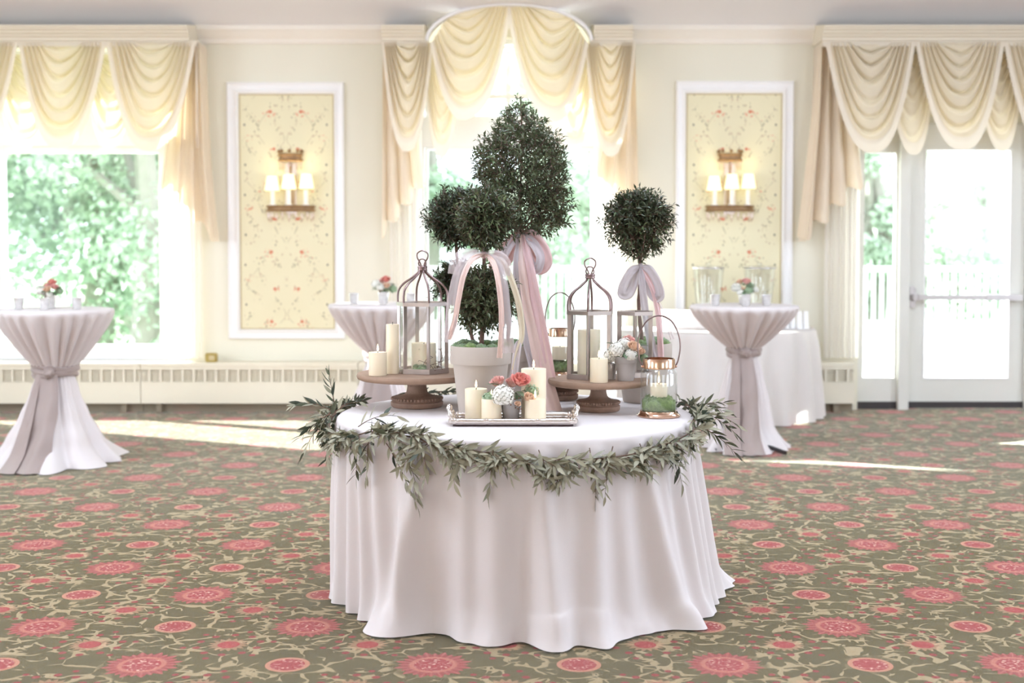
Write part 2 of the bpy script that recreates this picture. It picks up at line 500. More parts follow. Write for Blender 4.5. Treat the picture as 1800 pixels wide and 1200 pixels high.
simple('far_bark', (170, 164, 156), 0.9, vary=0.15)
simple('wax', (243, 228, 200), 0.45, vary=0.02, sss=0.25)
simple('wick', (60, 50, 44), 0.8)
simple('flame', (255, 236, 200), 0.5, emit=(255, 226, 176), estr=5.0)
simple('antique_silver', (196, 180, 182), 0.32, metal=1.0, vary=0.18, vscale=18)
simple('lantern_silver', (190, 178, 172), 0.36, metal=0.9, vary=0.16, vscale=14)
simple('lantern_wire', (150, 128, 126), 0.34, metal=1.0, vary=0.16, vscale=14)
simple('mercury_glass', (232, 230, 228), 0.16, metal=0.55, vary=0.15, vscale=40)
simple('tray_silver', (228, 220, 214), 0.2, metal=1.0, vary=0.06, vscale=20)
simple('tray_mirror', (206, 200, 196), 0.12, metal=1.0, vary=0.03)
simple('rose_gold', (226, 190, 166), 0.14, metal=1.0, vary=0.05)
simple('felt_dark', (74, 52, 56), 0.9)
simple('steel', (190, 184, 182), 0.35, metal=0.9, vary=0.04)
simple('white_plastic', (246, 244, 242), 0.4, vary=0.01)
simple('black_metal', (42, 38, 38), 0.5)
simple('table_wood', (150, 130, 108), 0.6)
simple('brass', (196, 176, 110), 0.3, metal=0.8)
simple('sconce_gilt', (160, 126, 88), 0.5, metal=0.4, vary=0.25, vscale=30)
simple('candle_sleeve', (250, 244, 236), 0.5)
simple('sconce_shade', (255, 246, 210), 0.7, emit=(255, 244, 196), estr=0.75)
glass_mat('crystal', (250, 244, 242), 0.22)
simple('rose_coral', (238, 156, 144), 0.6, vary=0.12, vscale=40, sss=0.1)
simple('rose_pink', (241, 188, 178), 0.6, vary=0.1, vscale=40, sss=0.1)
simple('rose_peach', (242, 208, 180), 0.6, vary=0.08, vscale=40, sss=0.1)
simple('hydrangea_white', (238, 234, 222), 0.7, vary=0.06, vscale=60)
simple('hydrangea_green', (160, 182, 146), 0.7, vary=0.12, vscale=60)
simple('berry_brown', (128, 92, 72), 0.6, vary=0.2)
simple('patio_stone', (236, 234, 230), 0.8, vary=0.03)
simple('railing_paint', (244, 244, 242), 0.5)
simple('lawn', (150, 180, 140), 0.95, vary=0.15, vscale=3)

# ------------------------------------------------------------------ the room
WALL = 11.5
XL, XR, YB = -9.0, 9.0, -6.0
ARX, ARW = X(895, 11.2, 75), 0.70                       # arch over the middle window
AZ0, AZH = Z(75, 11.2), Z(12, 11.2)-Z(75, 11.2)
def arch_z(x, w=ARW, dz=0.0):
    t = 1-((x-ARX)/w)**2
    return AZ0 + dz + AZH*math.sqrt(t) if t > 0 else -1

struct(MB().box((XL, YB, -0.12), (XR, WALL+0.2, 0.0)), 'floor', 'carpet', label='patterned olive carpet with rows of pink flowers', cat='carpet')

def ceiling():
    xs = [XL] + [ARX + (i/60*2-1)*0.74 for i in range(61)] + [XR]
    ys = [YB, 0, 6, 9, 10, 10.5, 10.62] + [10.62 + 0.9*k/40 for k in range(1, 41)]
    def zc(x, y):
        z = min(3.385 + 0.36*max(0.0, 11.42-y), 3.67)
        return max(z, arch_z(x, 0.715, 0.012))
    mb = MB(); n = len(xs)
    vs = [(x, y, zc(x, y)) for y in ys for x in xs]
    fs = [(j*n+i, (j+1)*n+i, (j+1)*n+i+1, j*n+i+1) for j in range(len(ys)-1) for i in range(n-1)]
    mb.add(vs, fs)
    o = struct(mb, 'ceiling', 'ceiling_paint', smooth=True, label='plain off-white ceiling with a shallow cove and arched recess', cat='ceiling', ang=30)
ceiling()

GB, GT = Z(607, WALL), Z(268, WALL)                      # glass bottom and top of the picture windows
WINS = [(-6.6, X(326, WALL), 0.44, 3.2), (X(724, WALL), X(1068, WALL), 0.44, 3.3), (X(1508, WALL), X(1812, WALL), 0.0, Z(205, WALL))]
def wall_back():
    mb = MB(); y0, y1 = WALL, WALL+0.22
    x = XL
    for a, b, z0, z1 in WINS:
        mb.box((x, y0, -0.1), (a, y1, 4.1))
        if z0 > 0: mb.box((a, y0, -0.1), (b, y1, z0))
        mb.box((a, y0, z1), (b, y1, 4.1))
        x = b
    mb.box((x, y0, -0.1), (XR, y1, 4.1))
    struct(mb, 'wall_back', 'wall_paint', label='pale cream wall with windows, floral panels and door', cat='wall')
wall_back()
def side_wall(name, s):
    mb = MB(); a, b = (XL-0.2, XL) if s < 0 else (XR, XR+0.2)
    y = YB-0.2
    for c in (-1.5, 4.5):
        mb.box((a, y, -0.1), (b, c-1.8, 4.1)); mb.box((a, c-1.8, -0.1), (b, c+1.8, 0.6)); mb.box((a, c-1.8, 3.3), (b, c+1.8, 4.1)); y = c+1.8
    mb.box((a, y, -0.1), (b, WALL+0.22, 4.1))
    struct(mb, name, 'wall_paint', label='cream side wall with tall window openings, %s of the room' % ('left' if s < 0 else 'right'), cat='wall')
side_wall('wall_left', -1); side_wall('wall_right', 1)
def wall_front():
    mb = MB(); x = XL-0.2
    for c in (-5.4, 5.4):
        mb.box((x, YB-0.2, -0.1), (c-1.8, YB, 4.1)); mb.box((c-1.8, YB-0.2, -0.1), (c+1.8, YB, 0.6)); mb.box((c-1.8, YB-0.2, 3.3), (c+1.8, YB, 4.1)); x = c+1.8
    mb.box((x, YB-0.2, -0.1), (XR+0.2, YB, 4.1))
    struct(mb, 'wall_front', 'wall_paint', label='cream wall with tall window openings behind the camera', cat='wall')
wall_front()

# crown moulding along the wall, broken by the arch, deeper boxed cornices over the windows
CR = [(WALL+0.01, 3.245), (WALL-0.02, 3.245), (WALL-0.03, 3.262), (WALL-0.035, 3.285), (WALL-0.06, 3.31), (WALL-0.085, 3.345), (WALL-0.09, 3.352), (WALL-0.105, 3.355), (WALL-0.11, 3.42), (WALL+0.01, 3.42)]
def trim(name, mb, label, mat='trim_paint', cat='moulding', smooth=False):
    return struct(mb, name, mat, label=label, cat=cat, smooth=smooth)
xA, xB = ARX-0.72, ARX+0.72
trim('trim_1', MB().extrude_x(CR, XL, xA), 'cream crown moulding along the ceiling left of the arch')
trim('trim_2', MB().extrude_x(CR, xB, XR), 'cream crown moulding along the ceiling right of the arch')
def cornice(name, x0, x1, label):
    yf = 11.10
    p = [(WALL, 3.222), (yf+0.045, 3.222), (yf+0.04, 3.25), (yf+0.02, 3.258), (yf+0.02, 3.27), (yf, 3.285), (yf, 3.30), (yf-0.02, 3.308), (yf-0.02, 3.322), (yf-0.03, 3.328), (yf-0.03, 3.345), (WALL, 3.41)]
    trim(name, MB().extrude_x(p, x0, x1), label, 'cornice_paint', 'cornice')
cornice('trim_3', -6.9, X(330, 11.1, 60), 'boxed cornice above the left window valance')
cornice('trim_4', X(670, 11.1, 60), xA-0.005, 'short boxed cornice left of the arched valance')
cornice('trim_5', xB+0.005, X(1113, 11.1, 60), 'short boxed cornice right of the arched valance')
cornice('trim_6', X(1447, 11.1, 60), 5.2, 'boxed cornice above the door valance')
def arch_trim():
    mb = MB()
    pts = []
    for i in range(41):
        a = PI - PI*i/40
        pts.append((ARX + ARW*1.005*math.cos(a), 11.12, AZ0 + 0.008 + (AZH)*math.sin(a)))
    mb.tube(pts, 0.016, 8)
    trim('trim_7', mb, 'thin white arched edge moulding above the middle valance', 'frame_paint', smooth=True)
arch_trim()

# ------------------------------------------------------------------ windows and door
def frame_rect(mb, x0, x1, z0, z1, w, y0, y1):
    mb.box((x0, y0, z0), (x0+w, y1, z1)); mb.box((x1-w, y0, z0), (x1, y1, z1))
    mb.box((x0+w, y0, z0), (x1-w, y1, z0+w)); mb.box((x0+w, y0, z1-w), (x1-w, y1, z1))
def window(name, label, a, b, z0, z1, lites, mull, sill=True):
    t = thing(name, label, 'window', ((a+b)/2, WALL+0.1, z0)); t['kind'] = 'structure'
    mb = MB(); y0, y1 = WALL+0.07, WALL+0.15
    frame_rect(mb, a, b, z0, z1, 0.04, y0-0.02, y1+0.03)
    mb.build('window_frame', 'window_paint', t, smooth=False)
    for (x0, x1, c0, c1) in lites:
        w = MB(); frame_rect(w, x0-mull, x1+mull, c0-mull, c1+mull, mull, y0, y1)
        s = w.build('sash_frame', 'window_paint', t, smooth=False)
        MB().box((x0, y0+0.036, c0), (x1, y0+0.044, c1)).build('pane', 'pane_glass', s, smooth=False)
    if sill:
        MB().box((a-0.06, WALL-0.07, z0-0.035), (b+0.06, WALL+0.12, z0), 0.006).build('window_sill', 'window_paint', t)
    return t
a, b, z0, z1 = WINS[0]
gr = X(278, WALL); gm = X(4, WALL)
w1 = window('window_1', 'large picture window overlooking trees behind the left cocktail table', a, b, z0, z1,
       [(gm, gr, GB, GT), (a+0.12, gm-0.13, GB, GT), (gm, gr, GT+0.36, z1-0.1), (a+0.12, gm-0.13, GT+0.36, z1-0.1)], 0.065)
MB().box((gm-0.127, WALL+0.055, z0), (gm-0.003, WALL+0.165, z1)).build('mullion', 'window_paint', w1, smooth=False)
MB().box((a+0.002, WALL+0.042, GT+0.06), (b-0.002, WALL+0.162, GT+0.31)).build('transom', 'window_paint', w1, smooth=False)
MB().box((gr+0.062, WALL+0.045, z0+0.002), (b-0.003, WALL+0.168, z1-0.002)).build('jamb', 'window_paint', w1, smooth=False)
MB().box((a+0.004, WALL+0.038, z0+0.001), (b-0.004, WALL+0.172, GB-0.062)).build('bottom_rail', 'window_paint', w1, smooth=False)
a, b, z0, z1 = WINS[1]
gl, gr = X(752, WALL), X(1040, WALL)
xm = X(893, WALL, 160)
w2 = window('window_2', 'tall middle window with upper lights behind the topiaries', a, b, z0, z1,
       [(gl, gr, z0+0.08, Z(262, WALL)), (gl, xm-0.02, Z(202, WALL), z1-0.08), (xm+0.02, gr, Z(202, WALL), z1-0.08)], 0.018)
MB().box((a+0.002, WALL+0.042, Z(258, WALL)), (b-0.002, WALL+0.162, Z(206, WALL))).build('transom', 'window_paint', w2, smooth=False)
MB().box((gl, WALL+0.08, Z(172, WALL)), (gr, WALL+0.14, Z(164, WALL))).build('glazing_bar', 'window_paint', w2, smooth=False)
for u, v in ((a, gl-0.03), (gr+0.03, b)):
    MB().box((u+0.003, WALL+0.046, z0+0.002), (v-0.003, WALL+0.168, z1-0.002)).build('jamb', 'window_paint', w2, smooth=False)

# door with sidelight
da, db, _, dz1 = WINS[2]
DY0, DY1 = WALL+0.06, WALL+0.11
t = thing('window_3', 'narrow sidelight window beside the glazed door', 'window', (X(1545, WALL), WALL+0.1, 0)); t['kind'] = 'structure'
sx0, sx1 = X(1520, WALL), X(1575, WALL)
mx0, mx1 = X(1580, WALL), X(1598, WALL)
zb, zt = Z(665, WALL), Z(268, WALL)
mb = MB()
mb.box((da, DY0, Z(707, WALL)), (mx0, DY1, zb)); mb.box((da, DY0, zt), (mx0, DY1, dz1)); mb.box((da, DY0, zb), (sx0, DY1, zt)); mb.box((sx1, DY0, zb), (mx0, DY1, zt))
mb.build('sidelight_frame', 'door_paint', t, smooth=False)
MB().box((sx0, DY0+0.02, zb), (sx1, DY0+0.028, zt)).build('pane', 'pane_glass', t, smooth=False)
MB().box((da, DY0-0.01, 0.0), (mx0, DY1, Z(707, WALL))).build('kick_plate', 'black_rubber', t, smooth=False)
MB().box((mx0, DY0-0.06, 0), (mx1, DY1+0.04, dz1)).build('mullion', 'door_paint', t, smooth=False)
t = thing('door_1', 'white glazed exit door with steel push bar', 'door', (X(1700, WALL), WALL+0.08, 0)); t['kind'] = 'structure'
gx0, gx1 = X(1628, WALL), X(1776, WALL)
lx1 = X(1803, WALL)
zt = Z(263, WALL)
mb = MB()
mb.box((mx1+0.005, DY0, Z(707, WALL)), (lx1, DY1, zb)); mb.box((mx1+0.005, DY0, zt), (lx1, DY1, dz1-0.06))
mb.box((mx1+0.005, DY0, zb), (gx0, DY1, zt)); mb.box((gx1, DY0, zb), (lx1, DY1, zt))
mb.build('door_leaf', 'door_paint', t, smooth=False)
mb = MB(); frame_rect(mb, gx0-0.012, gx1+0.012, zb-0.012, zt+0.012, 0.014, DY0-0.008, DY1+0.008)
mb.build('glazing_bead', 'window_paint', t, smooth=False)
MB().box((gx0, DY0+0.02, zb), (gx1, DY0+0.028, zt)).build('pane', 'pane_glass', t, smooth=False)
MB().box((mx1+0.005, DY0-0.012, 0.008), (lx1, DY1, Z(707, WALL))).build('door_sweep', 'black_rubber', t, smooth=False)
MB().box((mx1, DY0-0.06, dz1-0.06), (db, DY1+0.04, dz1)).box((lx1+0.004, DY0-0.06, 0), (db, DY1+0.04, dz1-0.06)).build('door_frame', 'door_paint', t, smooth=False)
bx0, bx1 = X(1600, 11.45), X(1613, 11.45)
zc = Z(523, 11.42)
pb = MB().box((bx0, DY0-0.05, zc-0.095), (bx1, DY0, zc+0.095), 0.012).build('latch_case', 'steel', t)
MB().box((bx0+0.02, DY0-0.10, zc-0.03), (bx1+0.03, DY0-0.045, zc+0.03), 0.01).build('latch_nose', 'steel', pb)
MB().box((bx1, DY0-0.11, zc-0.022), (X(1796, 11.42), DY0-0.06, zc+0.022), 0.008).build('push_bar', 'steel', t)
MB().box((X(1733, 11.42), DY0-0.115, zc-0.026), (X(1800, 11.42), DY0, zc+0.026), 0.008).build('bar_housing', 'steel', t)

# ------------------------------------------------------------------ wall panels with floral paper
def wall_panel(name, label, px0, px1, py0, py1, qx0, qx1, qy0, qy1):
    cx = (X(px0, WALL)+X(px1, WALL))/2
    x0, x1 = X(px0, WALL), X(px1, WALL); zt_, zb_ = Z(py0, WALL), Z(py1, WALL)
    a0, a1 = X(qx0, WALL), X(qx1, WALL); bt, bb = Z(qy0, WALL), Z(qy1, WALL)
    t = thing(name, label, 'wall panel', (cx, WALL, (zt_+zb_)/2)); t['kind'] = 'structure'
    MB().box((a0-0.01, WALL-0.012, bb-0.01), (a1+0.01, WALL-0.002, bt+0.01)).build('wallpaper', 'floral_wallpaper', t, smooth=False)
    O = [(x0, zb_), (x1, zb_), (x1, zt_), (x0, zt_)]; I = [(a0, bb), (a1, bb), (a1, bt), (a0, bt)]
    steps = [(0.0, 0.0), (0.0, 0.028), (0.12, 0.036), (0.22, 0.026), (0.5, 0.022), (0.72, 0.03), (0.82, 0.04), (0.92, 0.03), (1.0, 0.012)]
    for i in range(4):                                   # four mitred lengths
        j = (i+1) % 4; vs = []
        for f, d in steps:
            for k in (i, j):
                vs.append((O[k][0]+(I[k][0]-O[k][0])*f, WALL-d, O[k][1]+(I[k][1]-O[k][1])*f))
        fs = [(2*q, 2*q+1, 2*q+3, 2*q+2) for q in range(len(steps)-1)]
        MB().add(vs, fs).build('frame_moulding', 'frame_paint', t, smooth=True, ang=20)
    mb = MB(); frame_rect(mb, a0, a1, bb, bt, 0.009, WALL-0.018, WALL-0.01)
    mb.build('fillet', 'gold_fillet', t, smooth=False)
    return t
wall_panel('trim_8', 'tall white framed floral wall panel left of the middle window', 403, 607, 145, 595, 424, 589, 166, 578)
wall_panel('trim_9', 'tall white framed floral wall panel right of the middle window', 1186, 1391, 143, 597, 1204, 1371, 165, 580)

# ------------------------------------------------------------------ wall sconces
def sconce(px, py_bar, label):
    D = WALL-0.1
    x = X(px, D, py_bar); z = Z(py_bar, D)
    t = thing('wall_sconce', label, 'wall lamp', (x, WALL-0.03, z), 'sconces on the floral panels')
    y = WALL-0.03
    MB().box((x-0.05, y-0.01, z-0.05), (x+0.05, y+0.016, z+0.4), 0.008).build('back_plate', 'crystal', t)
    # gilt bowed lower gallery
    def arc(w, dep, zz, n=17): return [(x + w*math.sin(a), y - dep*math.cos(a), zz) for a in [(-1+2*k/(n-1))*PI/2 for k in range(n)]]
    mb = MB()
    for zz, r in ((z+0.018, 0.009), (z-0.018, 0.009)): mb.tube(arc(0.21, 0.11, zz), r, 6)
    q = arc(0.208, 0.108, z)
    mb.add([(p[0], p[1], z-0.016) for p in q]+[(p[0], p[1], z+0.016) for p in q], [(i, i+1, i+18, i+17) for i in range(16)])
    mb.build('gallery', 'sconce_gilt', t)
    mb = MB(); zz = Z(275, D)
    for dz in (-0.03, 0.02): mb.tube(arc(0.1, 0.06, zz+dz), 0.012, 6)
    q = arc(0.1, 0.06, zz); mb.add([(p[0], p[1], zz-0.03) for p in q]+[(p[0], p[1], zz+0.03) for p in q], [(i, i+1, i+18, i+17) for i in range(16)])
    for k in range(5):
        p = arc(0.1, 0.06, zz, 5)[k]; mb.ico((p[0], p[1]-0.004, zz+0.05), 0.018, 1)
    mb.build('crown', 'sconce_gilt', t)
    MB().tube([(x, y-0.02, zz), (x, y-0.02, z)], 0.008, 6).build('stem', 'sconce_gilt', t)
    # crystal drops
    dm = MB().lathe([(0.0, 0.0), (0.011, -0.012), (0.012, -0.055), (0.006, -0.085), (0.0, -0.09)], n=6).mesh('crystal_drop', 'crystal', smooth=False)
    for k in range(11):
        a = (-1+2*k/10)*PI/2*0.95
        link_mesh('crystal_drop', dm, t, (x+0.2*math.sin(a), y-0.1*math.cos(a), z-0.02-0.012*(k % 2)))
    for k in range(5):
        a = (-1+2*k/4)*PI/2*0.9
        link_mesh('crystal_drop', dm, t, (x+0.095*math.sin(a), y-0.055*math.cos(a), zz-0.03))
    sm = MB().lathe([(0.066, 0.0), (0.0665, 0.003), (0.0445, 0.13), (0.043, 0.13), (0.063, 0.003), (0.066, 0.0)], n=28).mesh('lamp_shade', 'sconce_shade')
    cm = MB().lathe([(0.0, 0), (0.03, 0.0), (0.034, 0.008), (0.022, 0.012), (0.0205, 0.016), (0.0205, 0.135), (0.0, 0.137)], n=16).mesh('candle_sleeve', 'candle_sleeve')
    for k, dx in enumerate((-0.145, 0, 0.145)):
        yy = y - 0.11*math.cos(math.asin(abs(dx)/0.21))
        dz = (-0.012, 0.0, 0.006)[k]
        c = link_mesh('candle_sleeve', cm, t, (x+dx, yy, z+0.026))
        s = link_mesh('lamp_shade', sm, c); s.location = (-0.006+0.006*k, 0, 0.142+dz)
        l = bpy.data.lights.new('sconce_bulb', 'POINT'); l.energy = 1.1; l.color = (1, 0.86, 0.62); l.shadow_soft_size = 0.02
        lo = bpy.data.objects.new('sconce_bulb', l); COL.objects.link(lo); lo.parent = s; lo.location = (0, 0, 0.06)
sconce(509, 366, 'gilt three-shade wall sconce on the left floral panel')
sconce(1285, 366, 'gilt three-shade wall sconce on the right floral panel above the drink dispensers')

# ------------------------------------------------------------------ heater covers under the windows
def heater(x0, x1, label):
    yf = 11.27
    zt_ = Z(640, yf); zg1, zg0 = Z(648, yf), Z(672, yf); zb_ = Z(709, yf)
    t = thing('heater_cover', label, 'heater', ((x0+x1)/2, 11.38, 0), 'heater covers along the window wall')
    mb = MB().box((x0, yf, zb_), (x1, WALL, zg0))
    mb.box((x0, yf, zg1), (x1, WALL, zt_)); mb.box((x0, yf+0.024, zg0), (x1, WALL, zg1))
    mb.box((x0, yf-0.012, zt_-0.02), (x1, WALL, zt_+0.012), 0.004)
    mb.build('body', 'heater_paint', t, smooth=False)
    MB().box((x0, yf+0.08, 0), (x1, WALL, zb_)).build('toe_recess', 'heater_dark', t, smooth=False)
    for k in range(2):
        xx = x0+0.12+(x1-x0-0.3)*k
        MB().box((xx, yf+0.03, 0), (xx+0.05, yf+0.09, zb_), 0.004).build('foot', 'heater_dark', t, smooth=False)
    w = 0.0975; n = max(1, int((x1-x0-0.06)/w)); off = (x1-x0-n*w)/2
    bar = MB().box((-0.010, 0, zg0), (0.010, 0.012, zg1)).mesh('grille_bar', 'heater_paint', smooth=False)
    for k in range(n+1):
        link_mesh('grille_bar', bar, t, (x0+off+k*w, yf, 0))
    h = zg1-zg0
    sl = MB().box((x0+0.01, -0.002, -0.0026), (x1-0.01, 0.008, 0.0026)).mesh('slat', 'slat_paint', smooth=False)
    for k in range(6):
        o = link_mesh('slat', sl, t); o.location = Vector((0, yf+0.01, zg0+h*(k+0.5)/6)) - t.location
    mb = MB().box((x0, yf-0.004, zg0-0.004), (x1, yf+0.004, zg0+0.006)).box((x0, yf-0.004, zg1-0.006), (x1, yf+0.004, zg1+0.004))
    mb.build('grille_rail', 'heater_paint', t, smooth=False)
xj = X(247, 11.27, 660)
heater(-5.4, xj-0.003, 'cream heater cover with slotted grille behind the left cocktail table')
heater(xj+0.003, -1.35, 'long cream heater cover below the left floral panel')
heater(-1.345, 0.9, 'cream heater cover below the middle window behind the main table')
heater(X(1400, 11.27, 660), X(1503, 11.27, 660), 'short cream heater cover between buffet table and glazed door')
t = thing('brass_box', 'small brass box at the wall beside the left sheer curtain', 'box', (X(372, 11.36, 622), 11.36, Z(638, 11.3)))
bx, bz = X(372, 11.36, 622), Z(637, 11.3)
MB().box((bx-0.05, 11.32, bz), (bx+0.05, 11.40, bz+0.08), 0.008).build('case', 'brass', t)
MB().box((bx-0.015, 11.314, bz+0.02), (bx+0.035, 11.321, bz+0.06), 0.003).build('front_plate', 'gold_fillet', t)
trim('baseboard_back', MB().box((db, WALL-0.016, 0), (XR, WALL, 0.11), 0.004), 'cream baseboard right of the glazed door', cat='baseboard')

# ------------------------------------------------------------------ curtains
def swag(parent, x0, x1, zt, depth, y, seed=0, folds=7, gather=0.30, top=None, hem=True, zl=None, zr=None, amp=0.046, bias=0.0, name='swag'):
    top = top or (lambda x: zt)
    W = x1-x0; zl = top(x0) if zl is None else zl; zr = top(x1) if zr is None else zr
    def pt(s, t, lift=0.0):
        g = gather*W*(1-t)**0.85
        xa = x0+g*(1+bias); xb = x1-g*(1-bias)
        x = xa+(xb-xa)*s
        base_end = zl+(zr-zl)*s
        za, zb2 = top(xa), top(xb)
        chord = za+(zb2-za)*s
        tl = top(x)*(1-t)+ (chord*(1-t)+base_end*t)*t if t < 1 else base_end
        p = 1.55+1.05*t
        shp = 1-abs(2*s-1)**p
        dd = depth*(0.10*t + 0.90*t**1.05)
        mid = math.sin(PI*s)
        nz = noise.noise(Vector((s*1.7+seed, t*2.6, seed*3.1)))
        ph = 2*PI*(folds*t**0.92 + 0.45*nz)
        w = math.sin(ph); w = (w + 0.35*math.sin(2*ph+0.8))
        fade = 1.0 if not hem else max(0.0, min(1.0, (0.93-t)/0.1))
        fade *= min(1.0, t/0.1)
        A = amp*(0.28+0.72*mid)*fade*(0.75+0.5*nz)
        z = tl - dd*shp + 0.3*A*math.cos(ph)*mid
        yy = y - 0.02 - 0.10*mid*(0.35+0.65*t)*t**0.5 - A*w - lift
        # the gathered corners bunch into narrow vertical pleats
        yy -= 0.012*math.sin(ph*1.0+1.0)*(1-mid)*fade
        return (x, yy, z)
    th = 0.90 if hem else 1.0
    o = MB().grid(lambda u, v: pt(u, v*th), 44, 84).build(name, 'curtain', parent, ang=180)
    if hem:
        MB().grid(lambda u, v: pt(u, 0.885+0.115*v, 0.006), 44, 6).build('hem_band', 'curtain_band', o, ang=180)
    return o
def tail(parent, xi_top, xo_top, xi_bot, xo_bot, zt, zi, zo, y, pleats=3.5, seed=0, amp=0.05):
    # pleated jabot: inner edge short, outer edge long
    def pt(u, v):
        xt = xi_top+(xo_top-xi_top)*u; xb = xi_bot+(xo_bot-xi_bot)*u
        nz = noise.noise(Vector((u*2+seed, v*1.3, seed)))
        ph = 2*PI*pleats*u
        zb = zi+(zo-zi)*(u + 0.085*math.sin(ph+0.6)/1.0)
        z = zt+(zb-zt)*v
        x = xt+(xb-xt)*v**1.1 + 0.018*math.sin(ph+1.2)*v
        a = amp*(0.45+0.55*v)*(1+0.4*nz)
        return (x, y - a*math.sin(ph) - 0.01*nz, z)
    return MB().grid(pt, 96, 40).build('pleated_tail', 'tail_cloth', parent, ang=180)
def sheer(label, x0, x1, z0, z1, y, n=7, seed=0):
    cx = (x0+x1)/2
    t = thing('sheer_curtain', label, 'curtain', (cx, y, z0), 'white sheers beside the windows')
    def pt(u, v):
        nz = noise.noise(Vector((u*4+seed, v*0.6, seed*2)))
        ph = 2*PI*n*u+nz
        return (x0+(x1-x0)*u+0.008*math.sin(ph*0.5), y-0.024*math.sin(ph)*(0.7+0.3*v)-0.01*nz, z1+(z0-z1)*v)
    MB().grid(pt, 110, 20).build('panel', 'sheer', t, ang=180)
    MB().tube([(x0-0.03, y, z1), (x1+0.03, y, z1)], 0.008, 6).build('rod', 'white_plastic', t)
    return t
VY = 11.20
ZV = Z(77, VY)+0.005
def px(v, py=200): return X(v, VY, py)
def depth_to(py): return ZV - Z(py, VY)
def val_board(t, x0, x1, w=0.02):
    MB().box((x0, VY-0.03, ZV-0.03), (x1, WALL-0.005, ZV+0.02)).build('pelmet_board', 'curtain_band', t, smooth=False)

# left window valance
t = thing('valance', 'cream swag valance above the left picture window', 'curtain', (px(150), VY, Z(265, VY)), 'swag valances')
val_board(t, px(-290), px(349))
swag(t, px(-20), px(100), ZV-0.08, depth_to(262)-0.08, VY+0.12, 3, 6, name='under_swag', amp=0.022)
swag(t, px(138), px(243), ZV-0.08, depth_to(260)-0.08, VY+0.12, 4, 6, name='under_swag', amp=0.022)
for k, (q0, q1, b_) in enumerate(((-275, -120, 266), (-120, 36, 266), (36, 190, 262), (190, 347, 267))):
    swag(t, px(q0), px(q1), ZV, depth_to(b_), VY-0.01*(k % 2), 11+k*1.7, 7, bias=0.1*(k % 2))
tail(t, px(306), px(350), px(272), px(374), ZV, Z(320, VY), Z(425, VY), VY+0.10, 3.6, 1)
MB().box((px(345), VY-0.02, ZV-0.9), (px(349), VY+0.0, ZV)).grid(lambda u, v: (px(350)+0.004+0.09*v*v, VY+(WALL-VY)*u, ZV+(Z(424, VY)-ZV)*v), 6, 10).build('return', 'tail_cloth', t, ang=180)
# middle arched valance
def arch_top(x): return max(arch_z(x, ARW*1.0, 0.0), ZV-0.02) if abs(x-ARX) < ARW else ZV
t = thing('valance', 'arched cream swag valance above the middle window', 'curtain', (ARX, VY, Z(265, VY)), 'swag valances')
val_board(t, px(672, 80), xA+0.02); val_board(t, xB-0.02, px(1116, 80))
swag(t, px(742), px(812), ZV-0.05, depth_to(277)-0.05, VY+0.10, 5, 6, name='under_swag', amp=0.022)
swag(t, px(974), px(1046), ZV-0.05, depth_to(266)-0.05, VY+0.10, 6, 6, name='under_swag', amp=0.022)
swag(t, px(672), px(762), ZV, depth_to(268), VY-0.005, 21, 7)
swag(t, px(1027), px(1117), ZV, depth_to(277), VY-0.005, 22.4, 7)
zap = arch_z(ARX)
swag(t, px(757, 75), px(900, 20), ZV, 0.5*(ZV+zap)-Z(208, VY), VY-0.03, 23.1, 7, 0.26, top=arch_top, zl=ZV-0.01, zr=zap-0.01, bias=-0.1)
swag(t, px(890, 20), px(1034, 75), ZV, 0.5*(ZV+zap)-Z(210, VY), VY-0.03, 24.9, 7, 0.26, top=arch_top, zl=zap-0.01, zr=ZV-0.01, bias=0.1)
def arch_face():
    mb = MB(); vs = []
    n = 40
    for i in range(n+1):
        a = PI-PI*i/n; x = ARX+ARW*0.99*math.cos(a); z = AZ0+AZH*math.sin(a)
        vs += [(x, VY+0.02, z), (x, VY+0.02, ZV-0.06-0.0), (x, WALL, z)]
    fs = []
    for i in range(n): fs += [(3*i, 3*i+2, 3*i+5, 3*i+3)]
    mb.add(vs, fs); return mb
arch_face().build('pelmet_arch', 'curtain_band', t, ang=180)
tail(t, px(712), px(672), px(742), px(667), ZV, Z(318, VY), Z(412, VY), VY+0.09, 3.2, 3)
tail(t, px(1076), px(1117), px(1046), px(1124), ZV, Z(300, VY), Z(404, VY), VY+0.09, 3.2, 4)
# door valance
t = thing('valance', 'cream swag valance above the glazed door', 'curtain', (px(1620), VY, Z(265, VY)), 'swag valances')
val_board(t, px(1444), px(2080))
swag(t, px(1562), px(1652), ZV-0.08, depth_to(272)-0.08, VY+0.12, 7, 6, name='under_swag', amp=0.022)
swag(t, px(1718), px(1808), ZV-0.08, depth_to(266)-0.08, VY+0.12, 8, 6, name='under_swag', amp=0.022)
for k, (q0, q1, b_) in enumerate(((1449, 1606, 270), (1606, 1761, 265), (1761, 1916, 267), (1916, 2074, 267))):
    swag(t, px(q0), px(q1), ZV, depth_to(b_), VY-0.01*(k % 2), 31+k*2.3, 7, bias=-0.1*(k % 2))
tail(t, px(1490), px(1444), px(1521), px(1412), ZV, Z(318, VY), Z(425, VY), VY+0.10, 3.6, 5)
MB().grid(lambda u, v: (px(1444)-0.004-0.12*v*v, VY+(WALL-VY)*u, ZV+(Z(424, VY)-ZV)*v), 6, 10).build('return', 'tail_cloth', t, ang=180)
